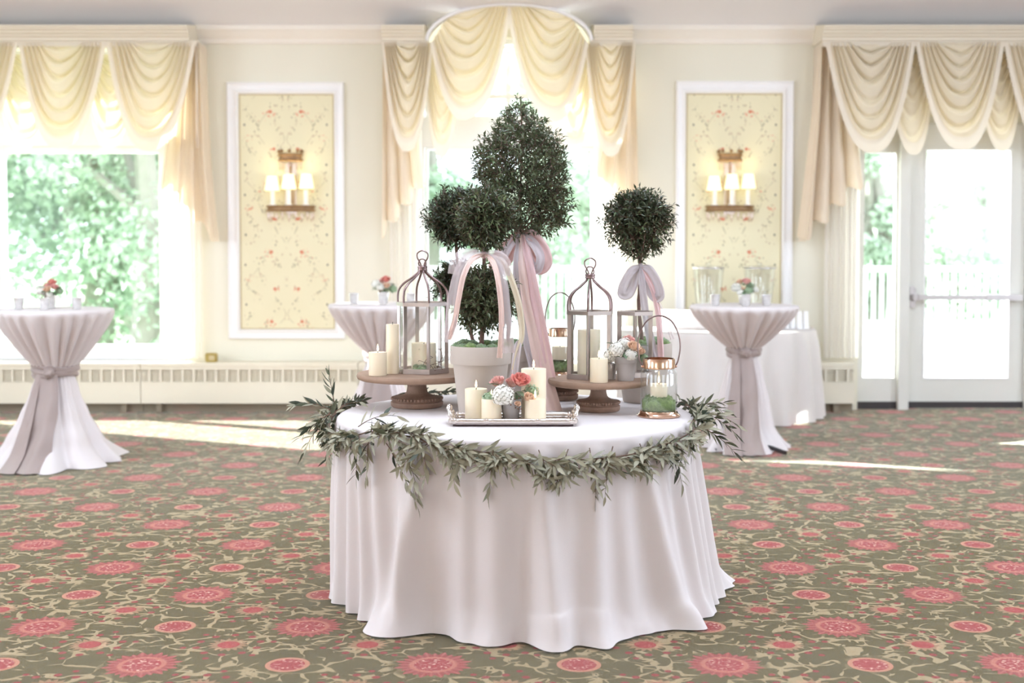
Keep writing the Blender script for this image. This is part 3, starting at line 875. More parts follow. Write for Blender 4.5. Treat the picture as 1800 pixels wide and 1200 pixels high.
# sheers
zs = Z(629, 11.4)
sheer('white sheer curtain at the right edge of the left window', X(296, 11.41), X(356, 11.41), zs, ZV-0.06, 11.41, 6, 1)
sheer('white sheer curtain at the left edge of the middle window', X(686, 11.41), X(742, 11.41), zs, ZV-0.06, 11.41, 6, 2)
sheer('white sheer curtain at the right edge of the middle window', X(1052, 11.41), X(1108, 11.41), zs, ZV-0.06, 11.41, 6, 3)
sheer('white sheer curtain left of the glazed door sidelight', X(1448, 11.41), X(1508, 11.41), zs, ZV-0.06, 11.41, 6, 4)

# ------------------------------------------------------------------ outdoors
tag(MB().box((-60, WALL+0.3, -1.0), (60, 90, -0.7)).build('lawn', 'lawn', None, False), 'pale green lawn beyond the patio', 'lawn', kind='structure')
tag(MB().box((-3.2, WALL+0.22, -0.7), (16, 24.4, -0.06)).build('patio', 'patio_stone', None, False), 'sunlit white patio outside the middle window and door', 'patio', kind='structure')
t = thing('patio_railing', 'white baluster railing at the far edge of the patio', 'railing', (4, 24.1, -0.06))
RY = 24.1
zt_, zb_ = Z(468, RY), Z(570, RY)
MB().box((-3.1, RY-0.06, zt_-0.09), (15.9, RY+0.06, zt_), 0.01).build('top_rail', 'railing_paint', t)
MB().box((-3.1, RY-0.03, zb_), (15.9, RY+0.03, zb_+0.07)).build('bottom_rail', 'railing_paint', t, smooth=False)
bal = MB().box((-0.028, -0.02, zb_+0.07), (0.028, 0.02, zt_-0.09)).mesh('baluster', 'railing_paint', smooth=False)
post = MB().box((-0.06, -0.06, -0.06), (0.06, 0.06, zt_+0.1), 0.01).mesh('post', 'railing_paint', smooth=False)
xx = -3.0; k = 0
while xx < 15.9:
    if k % 14 == 0: link_mesh('post', post, t, (xx, RY, 0))
    else: link_mesh('baluster', bal, t, (xx, RY, 0))
    xx += 0.15; k += 1
def far_tree(label, x, y, h, r, mat, n, zlow=0.2, leaf=0.16, seed=0, name='tree', sparse=1.0, group='trees outside the windows'):
    rnd = random.Random(seed)
    zb_ = -0.7
    t = thing(name, label, 'tree' if name == 'tree' else 'shrub', (x, y, zb_), group)
    mb = MB()
    top = Vector((x+rnd.uniform(-.2, .2)*r, y, zb_+h*0.8))
    mb.tube(catmull([(x, y, zb_), (x+0.06*h*rnd.uniform(-1, 1), y, zb_+h*0.35), top], 5), [0.05*h*(1-0.8*i/10) for i in range(11)], 7)
    clumps = []
    for k in range(int(16*sparse)+4):
        a = rnd.uniform(0, 2*PI); q = math.sqrt(rnd.random()); zz = zb_+h*(zlow+(1-zlow)*rnd.random())
        prof = math.sin(PI*min(1, max(0.12, (zz-zb_)/h*0.9+0.08)))**0.6
        c = Vector((x+r*0.75*q*prof*math.cos(a), y+r*0.75*q*prof*math.sin(a), zz))
        clumps.append((c, r*rnd.uniform(0.28, 0.46)))
        if k % 2 == 0:
            s0 = Vector((x, y, zb_+h*rnd.uniform(0.3, 0.6)))
            mb.tube([s0, (s0+c)/2+Vector((0, 0, 0.1)), c], [0.016*h, 0.011*h, 0.004*h], 5)
    mb.build('trunk', 'far_bark', t)
    vs = []; fs = []
    for k in range(n):
        c, cr = clumps[rnd.randrange(len(clumps))]
        d = Vector((rnd.gauss(0, 1), rnd.gauss(0, 1), rnd.gauss(0, 1))).normalized()
        p = c+d*cr*rnd.random()**0.4
        nrm = (d+Vector((rnd.gauss(0, .6), rnd.gauss(0, .6), rnd.gauss(0.3, .6)))).normalized()
        u = nrm.orthogonal().normalized(); w = nrm.cross(u); a = rnd.uniform(0, 2*PI)
        u, w = u*math.cos(a)+w*math.sin(a), w*math.cos(a)-u*math.sin(a)
        L = leaf*rnd.uniform(0.6, 1.3); b = len(vs)
        vs += [p-u*L*.5, p+w*L*.28+nrm*L*.06, p+u*L*.5, p-w*L*.28+nrm*L*.06]
        fs += [(b, b+1, b+2, b+3)]
    MB().add(vs, fs).build('foliage', mat, t, smooth=False, kind='stuff')
    return t
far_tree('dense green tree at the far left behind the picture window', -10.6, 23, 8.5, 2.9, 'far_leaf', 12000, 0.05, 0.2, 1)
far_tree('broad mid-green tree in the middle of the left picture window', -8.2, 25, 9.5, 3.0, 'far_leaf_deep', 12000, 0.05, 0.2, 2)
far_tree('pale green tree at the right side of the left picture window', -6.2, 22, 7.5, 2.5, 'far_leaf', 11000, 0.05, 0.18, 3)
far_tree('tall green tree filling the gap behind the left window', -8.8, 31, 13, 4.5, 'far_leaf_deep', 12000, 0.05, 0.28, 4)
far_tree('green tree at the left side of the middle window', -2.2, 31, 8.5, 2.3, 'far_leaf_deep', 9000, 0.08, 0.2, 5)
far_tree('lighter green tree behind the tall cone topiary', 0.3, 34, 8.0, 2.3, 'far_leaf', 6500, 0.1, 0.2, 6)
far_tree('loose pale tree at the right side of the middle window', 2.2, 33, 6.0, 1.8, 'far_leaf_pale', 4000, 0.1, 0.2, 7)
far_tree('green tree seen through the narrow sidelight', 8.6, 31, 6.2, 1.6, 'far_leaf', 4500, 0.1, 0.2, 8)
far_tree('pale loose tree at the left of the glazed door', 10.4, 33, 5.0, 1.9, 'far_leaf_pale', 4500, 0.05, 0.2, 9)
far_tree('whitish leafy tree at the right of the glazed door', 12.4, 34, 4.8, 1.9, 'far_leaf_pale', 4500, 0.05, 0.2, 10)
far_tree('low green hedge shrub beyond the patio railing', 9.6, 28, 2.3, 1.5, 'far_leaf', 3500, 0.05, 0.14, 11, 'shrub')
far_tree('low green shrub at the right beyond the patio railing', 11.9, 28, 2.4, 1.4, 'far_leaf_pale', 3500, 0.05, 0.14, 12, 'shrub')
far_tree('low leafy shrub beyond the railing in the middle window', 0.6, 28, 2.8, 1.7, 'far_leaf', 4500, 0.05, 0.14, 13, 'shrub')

# ------------------------------------------------------------------ cocktail tables
def fold(th, n, seed, sharp=1.0):
    q = 1.1*noise.noise(Vector((math.cos(th)*1.3+seed, math.sin(th)*1.3, seed*1.9)))
    w = 0.5+0.5*math.cos(n*th + 5*q)
    return w**sharp
def cocktail(cx, cy, ztie, rt, floor_prof, seed, where, pud, tail_w, tail_dx, band_label, foot=False):
    ZT = 1.043; RR = 0.385
    t = thing('cocktail_table', 'tall round cocktail table under cloth %s' % where, 'table', (cx, cy, 0), 'tall cocktail tables')
    MB().lathe([(0.0, ZT-0.03), (0.375, ZT-0.03), (0.378, ZT-0.006), (0.0, ZT-0.005)], (cx, cy, 0), 40).build('table_top', 'table_wood', t)
    MB().lathe([(0.035, 0.03), (0.035, ZT-0.03)], (cx, cy, 0), 12).build('pole', 'black_metal', t)
    for k in range(4):
        a = PI/4+k*PI/2 - (0.12 if foot else 0)
        L = 0.30 if not (foot and k == 3) else 0.395
        d = Vector((math.cos(a), math.sin(a), 0))
        MB().tube([Vector((cx, cy, 0.05)), Vector((cx, cy, 0.035))+d*L*0.7, Vector((cx, cy, 0.018))+d*L], [0.02, 0.016, 0.014], 8).build('foot', 'black_metal', t)
    rows = [(0.001, ZT, 0, 0), (0.2, ZT, 0, 0), (0.365, ZT, 0, 0), (0.382, ZT-0.002, 0, 0), (0.389, ZT-0.008, 0, 0), (0.392, ZT-0.018, 0, 0), (0.392, ZT-0.03, 0.004, 0)]
    n = 18
    for k in range(1, n+1):
        f = k/n
        r = 0.391+(rt-0.391)*f**1.17
        rows.append((r, ZT-0.03+(ztie-ZT+0.03)*f, 0.034*math.sin(PI*min(1, f*1.02))**0.7*(0.5+r/0.391*0.6)+0.006, 0))
    m = 26
    for k in range(1, m+1):
        f = k/m
        seg = f*(len(floor_prof)-1); i = min(int(seg), len(floor_prof)-2); u = seg-i
        u = u*u*(3-2*u)*0.5+u*0.5
        r = floor_prof[i]+(floor_prof[i+1]-floor_prof[i])*u
        rows.append((r, ztie*(1-f)+0.006, 0.006+0.075*f**0.9, f))
    def pt(row, th):
        r, z, amp, low = row
        if low == 0:
            r = r - amp*(1-fold(th, 24, seed, 0.7)) + amp*0.35
        else:
            u = fold(th, 24, seed, 0.7)*(1-low)**2*0.5 + fold(th, 9, seed+3, 0.9)*(1-0.5*(1-low)**2)
            r = r + amp*(u-0.5)
            if low > 0.8:
                p = (low-0.8)/0.2
                q = 0.5+0.8*noise.noise(Vector((math.cos(th)*2.3+seed, math.sin(th)*2.3, 4)))
                r += pud*p*p*q
                z = max(0.006, z) + 0.02*p*(1-p)*4*max(0, noise.noise(Vector((math.cos(th)*5, math.sin(th)*5, seed))))
        return (cx+r*math.cos(th), cy+r*math.sin(th), z)
    N = 300; vs = []; fs = []
    for row in rows:
        for i in range(N): vs.append(pt(row, 2*PI*i/N))
    for j in range(len(rows)-1):
        for i in range(N): fs.append((j*N+i, j*N+(i+1) % N, (j+1)*N+(i+1) % N, (j+1)*N+i)[::-1])
    cl = MB().add(vs, fs).build('tablecloth', 'cocktail_linen', None, ang=180)
    tag(cl, 'pale grey gathered cloth of the cocktail table %s' % where, 'tablecloth', 'cocktail tablecloths')
    # sash: knotted band and a wide hanging tail
    s = thing('sash', band_label, 'sash', (cx, cy-rt, ztie), 'satin sashes on the cocktail tables')
    mb = MB()
    for k, (dz, rr) in enumerate(((0.03, 0.020), (0.005, 0.024), (-0.02, 0.020))):
        pts = []
        for i in range(48):
            a = 2*PI*i/48
            q = rt+0.022+0.008*noise.noise(Vector((math.cos(a)*3, math.sin(a)*3, k+seed)))
            pts.append((cx+q*math.cos(a), cy+q*math.sin(a), ztie+dz+0.012*math.sin(2*a+k*1.4)))
        mb.tube(pts, rr, 8, closed=True)
    mb.build('band', 'sash_satin', s)
    MB().ico((cx+tail_dx+0.02, cy-rt-0.04, ztie), 0.04, 3, 0.35, 3.0, 0.9, seed).build('knot', 'sash_satin', s)
    def front(z):
        f = max(0.0, 1-z/ztie); seg = f*(len(floor_prof)-1); i = min(int(seg), len(floor_prof)-2); u = seg-i
        return (floor_prof[i]+(floor_prof[i+1]-floor_prof[i])*u) + 0.02 + 0.035*f + (pud*0.8*((f-0.8)/0.2)**2 if f > 0.8 else 0)
    def tp(u, v):
        z = (ztie-0.0)*(1-v)+0.012
        w = tail_w*(0.5+0.38*min(1, v*2.2))*(1+0.12*math.sin(v*5+seed))
        x = (u-0.5)*2*w + tail_dx*(1-v*0.7)
        rr = front(z)
        y = -math.sqrt(max(0.0004, rr*rr-min(x*x, rr*rr*0.9))) - 0.012
        y -= 0.016*math.sin(u*7+v*3+seed)*(0.4+v) + 0.012*math.sin(v*16+u*3)*v
        return (cx+x, cy+y, z+ (0.018*max(0, noise.noise(Vector((u*4, v*8, seed)))) if v > 0.9 else 0))
    MB().grid(tp, 28, 44).build('hanging_tail', 'sash_satin', s, ang=180)
    def tp2(u, v):
        z = ztie*(1-v)+0.012
        x = -tail_w*0.55+(u-0.5)*2*0.06*(0.3+0.7*v) - 0.07*v
        rr = front(z)+0.004
        y = -math.sqrt(max(0.0004, rr*rr-min(x*x, rr*rr*0.9)))-0.012-0.006*math.sin(u*5+v*4)
        return (cx+x, cy+y, z)
    MB().grid(tp2, 12, 30).build('hanging_tail', 'sash_satin', s, ang=180)
    return t
CT = [(-3.12, 8.80, 0.62, 0.115, (0.115, 0.16, 0.22, 0.30, 0.40), 1.3, 'at the left by the picture window', 0.17, 0.12, -0.01, False),
      (-0.966, 9.54, 0.655, 0.095, (0.095, 0.14, 0.19, 0.25, 0.34), 4.1, 'behind the left lantern', 0.12, 0.11, 0.0, False),
      (1.68, 9.34, 0.705, 0.085, (0.085, 0.13, 0.165, 0.19, 0.26), 7.7, 'at the right before the drink dispensers', 0.13, 0.115, -0.03, True)]
for c in CT:
    cocktail(*c[:10], 'taupe satin sash tied on the cocktail table %s' % c[6], c[10])

# ------------------------------------------------------------------ flowers, votives, candles
def rose(parent, p, r, mat, seed=0, tilt=(0, 0), name='rose'):
    rnd = random.Random(seed)
    mb = MB()
    M = Matrix.Translation(p) @ Matrix.Rotation(tilt[0], 4, 'X') @ Matrix.Rotation(tilt[1], 4, 'Y')
    n = 19
    for k in range(n):
        f = k/(n-1); a0 = k*2.39996+rnd.uniform(-.2, .2)
        Rk = r*(0.16+0.62*f**0.9); H = r*(1.35-0.35*f); w = 1.3-0.35*f
        lean = rnd.uniform(0.9, 1.1)
        def pt(u, v):
            a = a0+(u-0.5)*2*w*(0.6+0.4*math.sin(PI*min(1, v*0.75+0.25)))
            bulge = math.sin(min(1.0, v*1.25)*PI/2)**0.65
            q = Rk*bulge*lean*(1-0.22*(1-f)*v) + r*(0.10+0.30*f*f)*max(0.0, v-0.62)**1.5*2.2
            z = H*v - r*0.5 - r*0.22*f*max(0.0, v-0.7)*2 - 0.16*r*((u-0.5)*2)**2*v
            return tuple(M @ Vector((q*math.cos(a), q*math.sin(a), z)))
        mb.grid(pt, 6, 7)
    return mb.build(name, mat, parent, ang=180)
def hydrangea(parent, p, r, mat, seed=0, n=90, name='hydrangea'):
    rnd = random.Random(seed); mb = MB()
    mb.ico(p, r*0.8, 2, 0.2, 4, 1, seed)
    for k in range(n):
        z = 1-1.7*(k+0.5)/n; q = math.sqrt(max(0, 1-z*z)); a = k*2.39996
        d = Vector((q*math.cos(a), q*math.sin(a), z)); c = Vector(p)+d*r*rnd.uniform(0.86, 1.04)
        u = d.orthogonal().normalized(); w = d.cross(u); ph = rnd.uniform(0, 2)
        s = r*0.21*rnd.uniform(0.85, 1.15)
        for j in range(4):
            b = ph+j*PI/2
            e = u*math.cos(b)+w*math.sin(b); g = w*math.cos(b)-u*math.sin(b)
            mb.add([c-d*s*.1, c+e*s*.55+g*s*.5+d*s*.2, c+e*s*1.05-d*s*.12, c+e*s*.55-g*s*.5+d*s*.2], [(0, 1, 2, 3)])
    return mb.build(name, mat, parent, ang=180)
def leaf_vs(p, d, up, L, w, bend=0.15, seg=5):
    d = d.normalized(); s = d.cross(up)
    s = s.normalized() if s.length > 1e-5 else d.orthogonal().normalized()
    nrm = s.cross(d)
    vs = []; fs = []
    for i in range(seg+1):
        t = i/seg; ww = w*math.sin(PI*min(1, max(0.03, t**0.8)))+0.0004
        c = p+d*L*t-nrm*bend*L*t*t
        vs += [c+s*ww+nrm*ww*0.25, c, c-s*ww+nrm*ww*0.25]
        if i:
            b = 3*i
            fs += [(b-3, b-2, b+1, b), (b-2, b-1, b+2, b+1)]
    return vs, fs
def posy_leaves(parent, c, r, n, seed, mat='posy_leaf', L=0.05):
    rnd = random.Random(seed)
    for k in range(n):
        a = 2*PI*k/n+rnd.uniform(-.3, .3); el = rnd.uniform(-0.35, 0.5)
        d = Vector((math.cos(a)*math.cos(el), math.sin(a)*math.cos(el), math.sin(el)))
        vs, fs = leaf_vs(Vector(c)+d*r*0.55, d, Vector((0, 0, 1)), L*rnd.uniform(0.8, 1.3), L*0.24, 0.3)
        MB().add(vs, fs).build('leaf', mat, parent, ang=180)
def small_pot(t, c, r, h, mat, rim=True, name='pot'):
    x, y, z = c
    if rim: prof = [(0.0, 0.0), (r*0.68, 0.0), (r*0.72, 0.004), (r*0.9, h*0.72), (r*0.985, h*0.73), (r, h*0.74), (r*1.02, h*0.985), (r*1.0, h), (r*0.92, h), (r*0.9, h*0.8), (0.0, h*0.8)]
    else: prof = [(0.0, 0.0), (r*0.78, 0.0), (r*0.8, 0.004), (r, h), (r*0.94, h), (r*0.9, h*0.7), (0.0, h*0.68)]
    return MB().lathe(prof, (x, y, z), 36).build(name, mat, t)
def posy(label, cx, cy, z, r, h, potmat, spread, kinds, seed, group=None, rim=False):
    t = thing('flower_posy', label, 'flowers', (cx, cy, z), group)
    small_pot(t, (cx, cy, z), r, h, potmat, rim)
    c = Vector((cx, cy, z+h+spread*0.35))
    MB().ico((cx, cy, z+h), r*0.95, 2, 0.3, 5, 0.6, seed).build('foliage_base', 'posy_leaf', t)
    for k, (kind, dx, dy, dz, q) in enumerate(kinds):
        p = (cx+dx*spread, cy+dy*spread, z+h+dz*spread)
        tl = (-dy*0.9-0.0, dx*0.9) if dy < 0 else (0.3, dx*0.9)
        tl = (max(-0.8, min(0.8, -dy*0.6+0.25)), dx*0.6)
        if kind == 'hw': hydrangea(t, p, q*spread, 'hydrangea_white', seed+k)
        elif kind == 'hg': hydrangea(t, p, q*spread, 'hydrangea_green', seed+k, 70)
        elif kind == 'bb':
            mb = MB(); rn = random.Random(seed+k)
            for j in range(14): mb.ico((p[0]+rn.gauss(0, q*spread*.5), p[1]+rn.gauss(0, q*spread*.3), p[2]+rn.gauss(0, q*spread*.6)), q*spread*0.2, 1)
            mb.build('berry_cluster', 'berry_brown', t)
        else: rose(t, p, q*spread, {'rc': 'rose_coral', 'rp': 'rose_pink', 're': 'rose_peach'}[kind], seed+k, tl)
    posy_leaves(t, c, spread*0.85, 11, seed, L=spread*0.7)
    return t
def votive(cx, cy, z, label, r=0.036, h=0.078):
    t = thing('votive_holder', label, 'candle holder', (cx, cy, z), 'mercury glass votives')
    MB().lathe([(0, 0), (r*0.72, 0), (r*0.78, 0.004), (r, h), (r*0.93, h), (r*0.7, 0.02), (0, 0.018)], (cx, cy, z), 24).build('cup', 'mercury_glass', t)
    MB().lathe([(0, 0.018), (r*0.68, 0.02), (r*0.7, 0.035), (0, 0.036)], (cx, cy, z), 16).build('wax', 'wax', t)
def candle(cx, cy, z, r, h, label, lit=True, group='pillar candles', dip=0.004):
    t = thing('pillar_candle', label, 'candle', (cx, cy, z), group)
    wob = lambda a, zz: 1+0.006*math.sin(3*a+zz*40)
    MB().lathe([(0, 0), (r*0.985, 0), (r, 0.003), (r, h-0.004), (r*0.985, h), (r*0.9, h), (r*0.8, h-dip), (0.004, h-dip-0.001), (0, h-dip-0.001)], (cx, cy, z), 36, wob).build('wax', 'wax', t)
    MB().tube([(cx, cy, z+h-dip-0.002), (cx+0.001, cy, z+h+0.010)], 0.0014, 5).build('wick', 'wick', t)
    if lit:
        MB().lathe([(0.0, 0.0), (0.0036, 0.005), (0.0046, 0.011), (0.0032, 0.022), (0.0012, 0.030), (0.0, 0.033)], (cx, cy, z+h+0.003), 10).build('flame', 'flame', t)
    return t
zt0 = 1.0445
def on_ct(i, pxv, D): return X(pxv, D, 530), D
LT, MT, RT = 'left', 'behind the left lantern', 'right'
A = [('rc', 0.12, 0.1, 0.95, 0.42), ('rp', 0.42, -0.3, 0.62, 0.36), ('hw', -0.55, -0.35, 0.35, 0.42), ('re', 0.0, -0.6, 0.42, 0.36), ('hw', 0.1, -0.5, 0.1, 0.3), ('hg', 0.75, 0.0, 0.3, 0.3), ('rp', -0.25, 0.1, 0.7, 0.34), ('bb', -0.2, -0.7, -0.1, 0.25), ('re', 0.45, 0.5, 0.4, 0.35)]
posy('coral and white posy in a silver pot on the left cocktail table', X(88, 8.86, 520), 8.86, zt0, 0.042, 0.09, 'mercury_glass', 0.088, A, 1, 'cocktail table posies')
votive(X(78, 8.66, 528), 8.66, zt0, 'silver votive standing before the posy on the left cocktail table')
votive(X(33, 8.74, 528), 8.74, zt0, 'silver votive left of the posy on the left cocktail table')
votive(X(135, 8.74, 528), 8.74, zt0, 'silver votive right of the posy on the left cocktail table')
B = [('rc', 0.2, -0.2, 1.0, 0.46), ('re', 0.3, -0.6, 0.5, 0.34), ('hw', -0.6, -0.1, 0.6, 0.42), ('hw', -0.2, -0.6, 0.4, 0.36), ('hg', 0.8, 0.0, 0.2, 0.36), ('bb', -0.2, -0.75, 0.1, 0.25), ('rp', -0.2, 0.3, 0.8, 0.36), ('hw', 0.5, 0.4, 0.4, 0.4)]
posy('posy topped by one coral rose on the cocktail table behind the left lantern', X(674, 9.6, 520), 9.6, zt0, 0.042, 0.085, 'mercury_glass', 0.088, B, 2, 'cocktail table posies')
votive(X(673, 9.42, 528), 9.42, zt0, 'silver votive standing before the posy behind the left lantern')
votive(X(622, 9.5, 524), 9.5, zt0, 'silver votive at the left end of the cocktail table behind the lantern')
votive(X(722, 9.5, 524), 9.5, zt0, 'silver votive seen through the top of the left lantern')
Cc = [('rp', 0.1, -0.2, 0.9, 0.42), ('re', -0.4, 0.1, 0.85, 0.36), ('hw', -0.75, -0.2, 0.4, 0.42), ('hw', -0.45, -0.5, 0.0, 0.3), ('hg', 0.25, -0.6, 0.2, 0.36), ('hw', 0.85, -0.2, 0.25, 0.3), ('hg', 0.5, 0.3, 0.5, 0.36)]
posy('pink and white posy in a silver pot on the right cocktail table', X(1309, 9.4, 520), 9.4, zt0, 0.048, 0.085, 'mercury_glass', 0.088, Cc, 3, 'cocktail table posies')
votive(X(1311, 9.2, 522), 9.2, zt0, 'silver votive standing before the posy on the right cocktail table')
votive(X(1257, 9.26, 522), 9.26, zt0, 'silver votive left of the posy on the right cocktail table')
votive(X(1347, 9.26, 522), 9.26, zt0, 'silver votive right of the posy on the right cocktail table')

# ------------------------------------------------------------------ half-round buffet with drink dispensers
BX, BY, BR, BZ = 1.72, 11.24, 0.90, 0.76
t = thing('buffet_table', 'half-round buffet table hidden under white skirting', 'table', (BX, BY-0.3, 0))
def half(r, y0=BY): return [(BX+r*math.cos(PI+PI*k/32), y0+r*math.sin(PI+PI*k/32)) for k in range(33)]
q = half(BR-0.012); n = len(q)
MB().add([(x, y, BZ-0.03) for x, y in q]+[(x, y, BZ-0.004) for x, y in q], [tuple(range(n))[::-1], tuple(range(n, 2*n))]+[(i, i+1, i+n+1, i+n) for i in range(n-1)]+[(n-1, 0, n, 2*n-1)]).build('table_top', 'table_wood', t, False)
for dx, dy in ((-0.7, -0.08), (0.7, -0.08), (-0.4, -0.6), (0.4, -0.6)):
    MB().tube([(BX+dx, BY+dy, 0), (BX+dx, BY+dy, BZ-0.03)], 0.018, 8).build('leg', 'black_metal', t)
t = thing('table_skirt', 'white pleated skirting around the half-round buffet table', 'tablecloth', (BX, BY-0.5, 0))
q = half(BR-0.004)
MB().add([(x, y, BZ) for x, y in q]+[(x, y, BZ-0.035) for x, y in q], [tuple(range(n))]+[(i, i+n, i+n+1, i+1) for i in range(n-1)]).build('top_cloth', 'white_skirting', t, ang=40)
def sk(u, v):
    a = PI+PI*u; nz = noise.noise(Vector((u*9, v*0.5, 2)))
    r = BR+0.004+(0.022+0.05*v)*(0.5+0.5*math.sin(PI*24*u+3*nz))*min(1, v*4+0.25)+0.02*v
    return (BX+r*math.cos(a), BY+r*math.sin(a), (BZ-0.025)*(1-v)+0.012)
MB().grid(sk, 260, 14).build('skirt', 'white_skirting', t, ang=180)
# riser under a white cloth
rx0, rx1 = X(1162, 11.0), X(1372, 11.0)
zr = Z(546, 10.95)
t = thing('riser', 'white cloth-covered riser on the buffet under the drink dispensers', 'riser', ((rx0+rx1)/2, 11.0, BZ+0.001))
MB().box((rx0, 10.86, BZ+0.001), (rx1, 11.2, zr), 0.012).build('box', 'white_skirting', t)
def rc(u, v):
    x = rx0-0.01+(rx1-rx0+0.02)*u
    return (x, 10.852-0.01*math.sin(u*30)*v, zr+0.003-(zr-BZ-0.012)*v)
MB().grid(rc, 60, 8).build('cloth_drop', 'white_skirting', t, ang=180)
def dispenser(pxv, label):
    D = 11.02; x = X(pxv, D, 500); h = Z(466, D)-zr-0.005; r = 0.13
    t = thing('drink_dispenser', label, 'drink dispenser', (x, D, zr+0.004), 'glass drink dispensers')
    z = zr+0.004
    MB().lathe([(0, 0.02), (r*0.78, 0.02), (r*0.8, 0.03), (r, h*0.9), (r*1.02, h*0.93), (r*0.98, h*0.93), (r*0.96, h*0.9), (r*0.76, 0.035), (0, 0.035)], (x, D, z), 32).build('glass_body', 'jar_glass', t)
    MB().lathe([(0, 0), (r*0.82, 0), (r*0.84, 0.012), (r*0.8, 0.02), (0, 0.021)], (x, D, z), 32).build('base', 'white_plastic', t)
    l = MB().lathe([(r*1.07, h*0.93), (r*1.08, h*0.97), (r*0.9, h*0.985), (r*0.2, h*1.0), (0, h*1.0)], (x, D, z), 32).build('lid', 'jar_glass', t)
    MB().ico((x, D, z+h*1.02), 0.02, 2).build('lid_knob', 'jar_glass', l)
    MB().lathe([(r*1.02, h*0.925), (r*1.07, h*0.93), (r*1.07, h*0.955), (r*1.0, h*0.955)], (x, D, z), 32).build('rim_band', 'steel', t)
    mb = MB().tube([(x, D-r*0.8, z+0.06), (x, D-r*1.05-0.02, z+0.06), (x, D-r*1.05-0.03, z+0.03)], 0.009, 8)
    mb.tube([(x, D-r*1.05-0.01, z+0.06), (x, D-r*1.05-0.015, z+0.095)], 0.006, 8)
    mb.build('spigot', 'steel', t)
dispenser(1245, 'glass drink dispenser standing left of the pink posy')
dispenser(1335, 'glass drink dispenser standing right of the pink posy')
cup = None
for k in range(4):
    x = X(1381+k*11.5, 10.98, 560); D = 10.95+0.02*(k % 2)
    t = thing('cup_stack', 'white paper cup stack on the buffet, %s of four counted from the dispensers' % ('first', 'second', 'third', 'fourth')[k], 'cups', (x, D, BZ+0.001), 'cup stacks on the buffet')
    h = 0.15
    MB().lathe([(0, h), (0.021, h), (0.022, h-0.01), (0.027, 0.012), (0.029, 0.006), (0.029, 0.0), (0.0, 0.001)][::-1], (x, D, BZ+0.001), 20).build('cup', 'white_plastic', t)
    for j in range(3):
        MB().lathe([(0.0265, 0), (0.0295, 0.0), (0.030, 0.003), (0.0295, 0.006), (0.0265, 0.006)], (x, D, BZ+0.012+j*0.014), 20).build('rim', 'white_plastic', t)

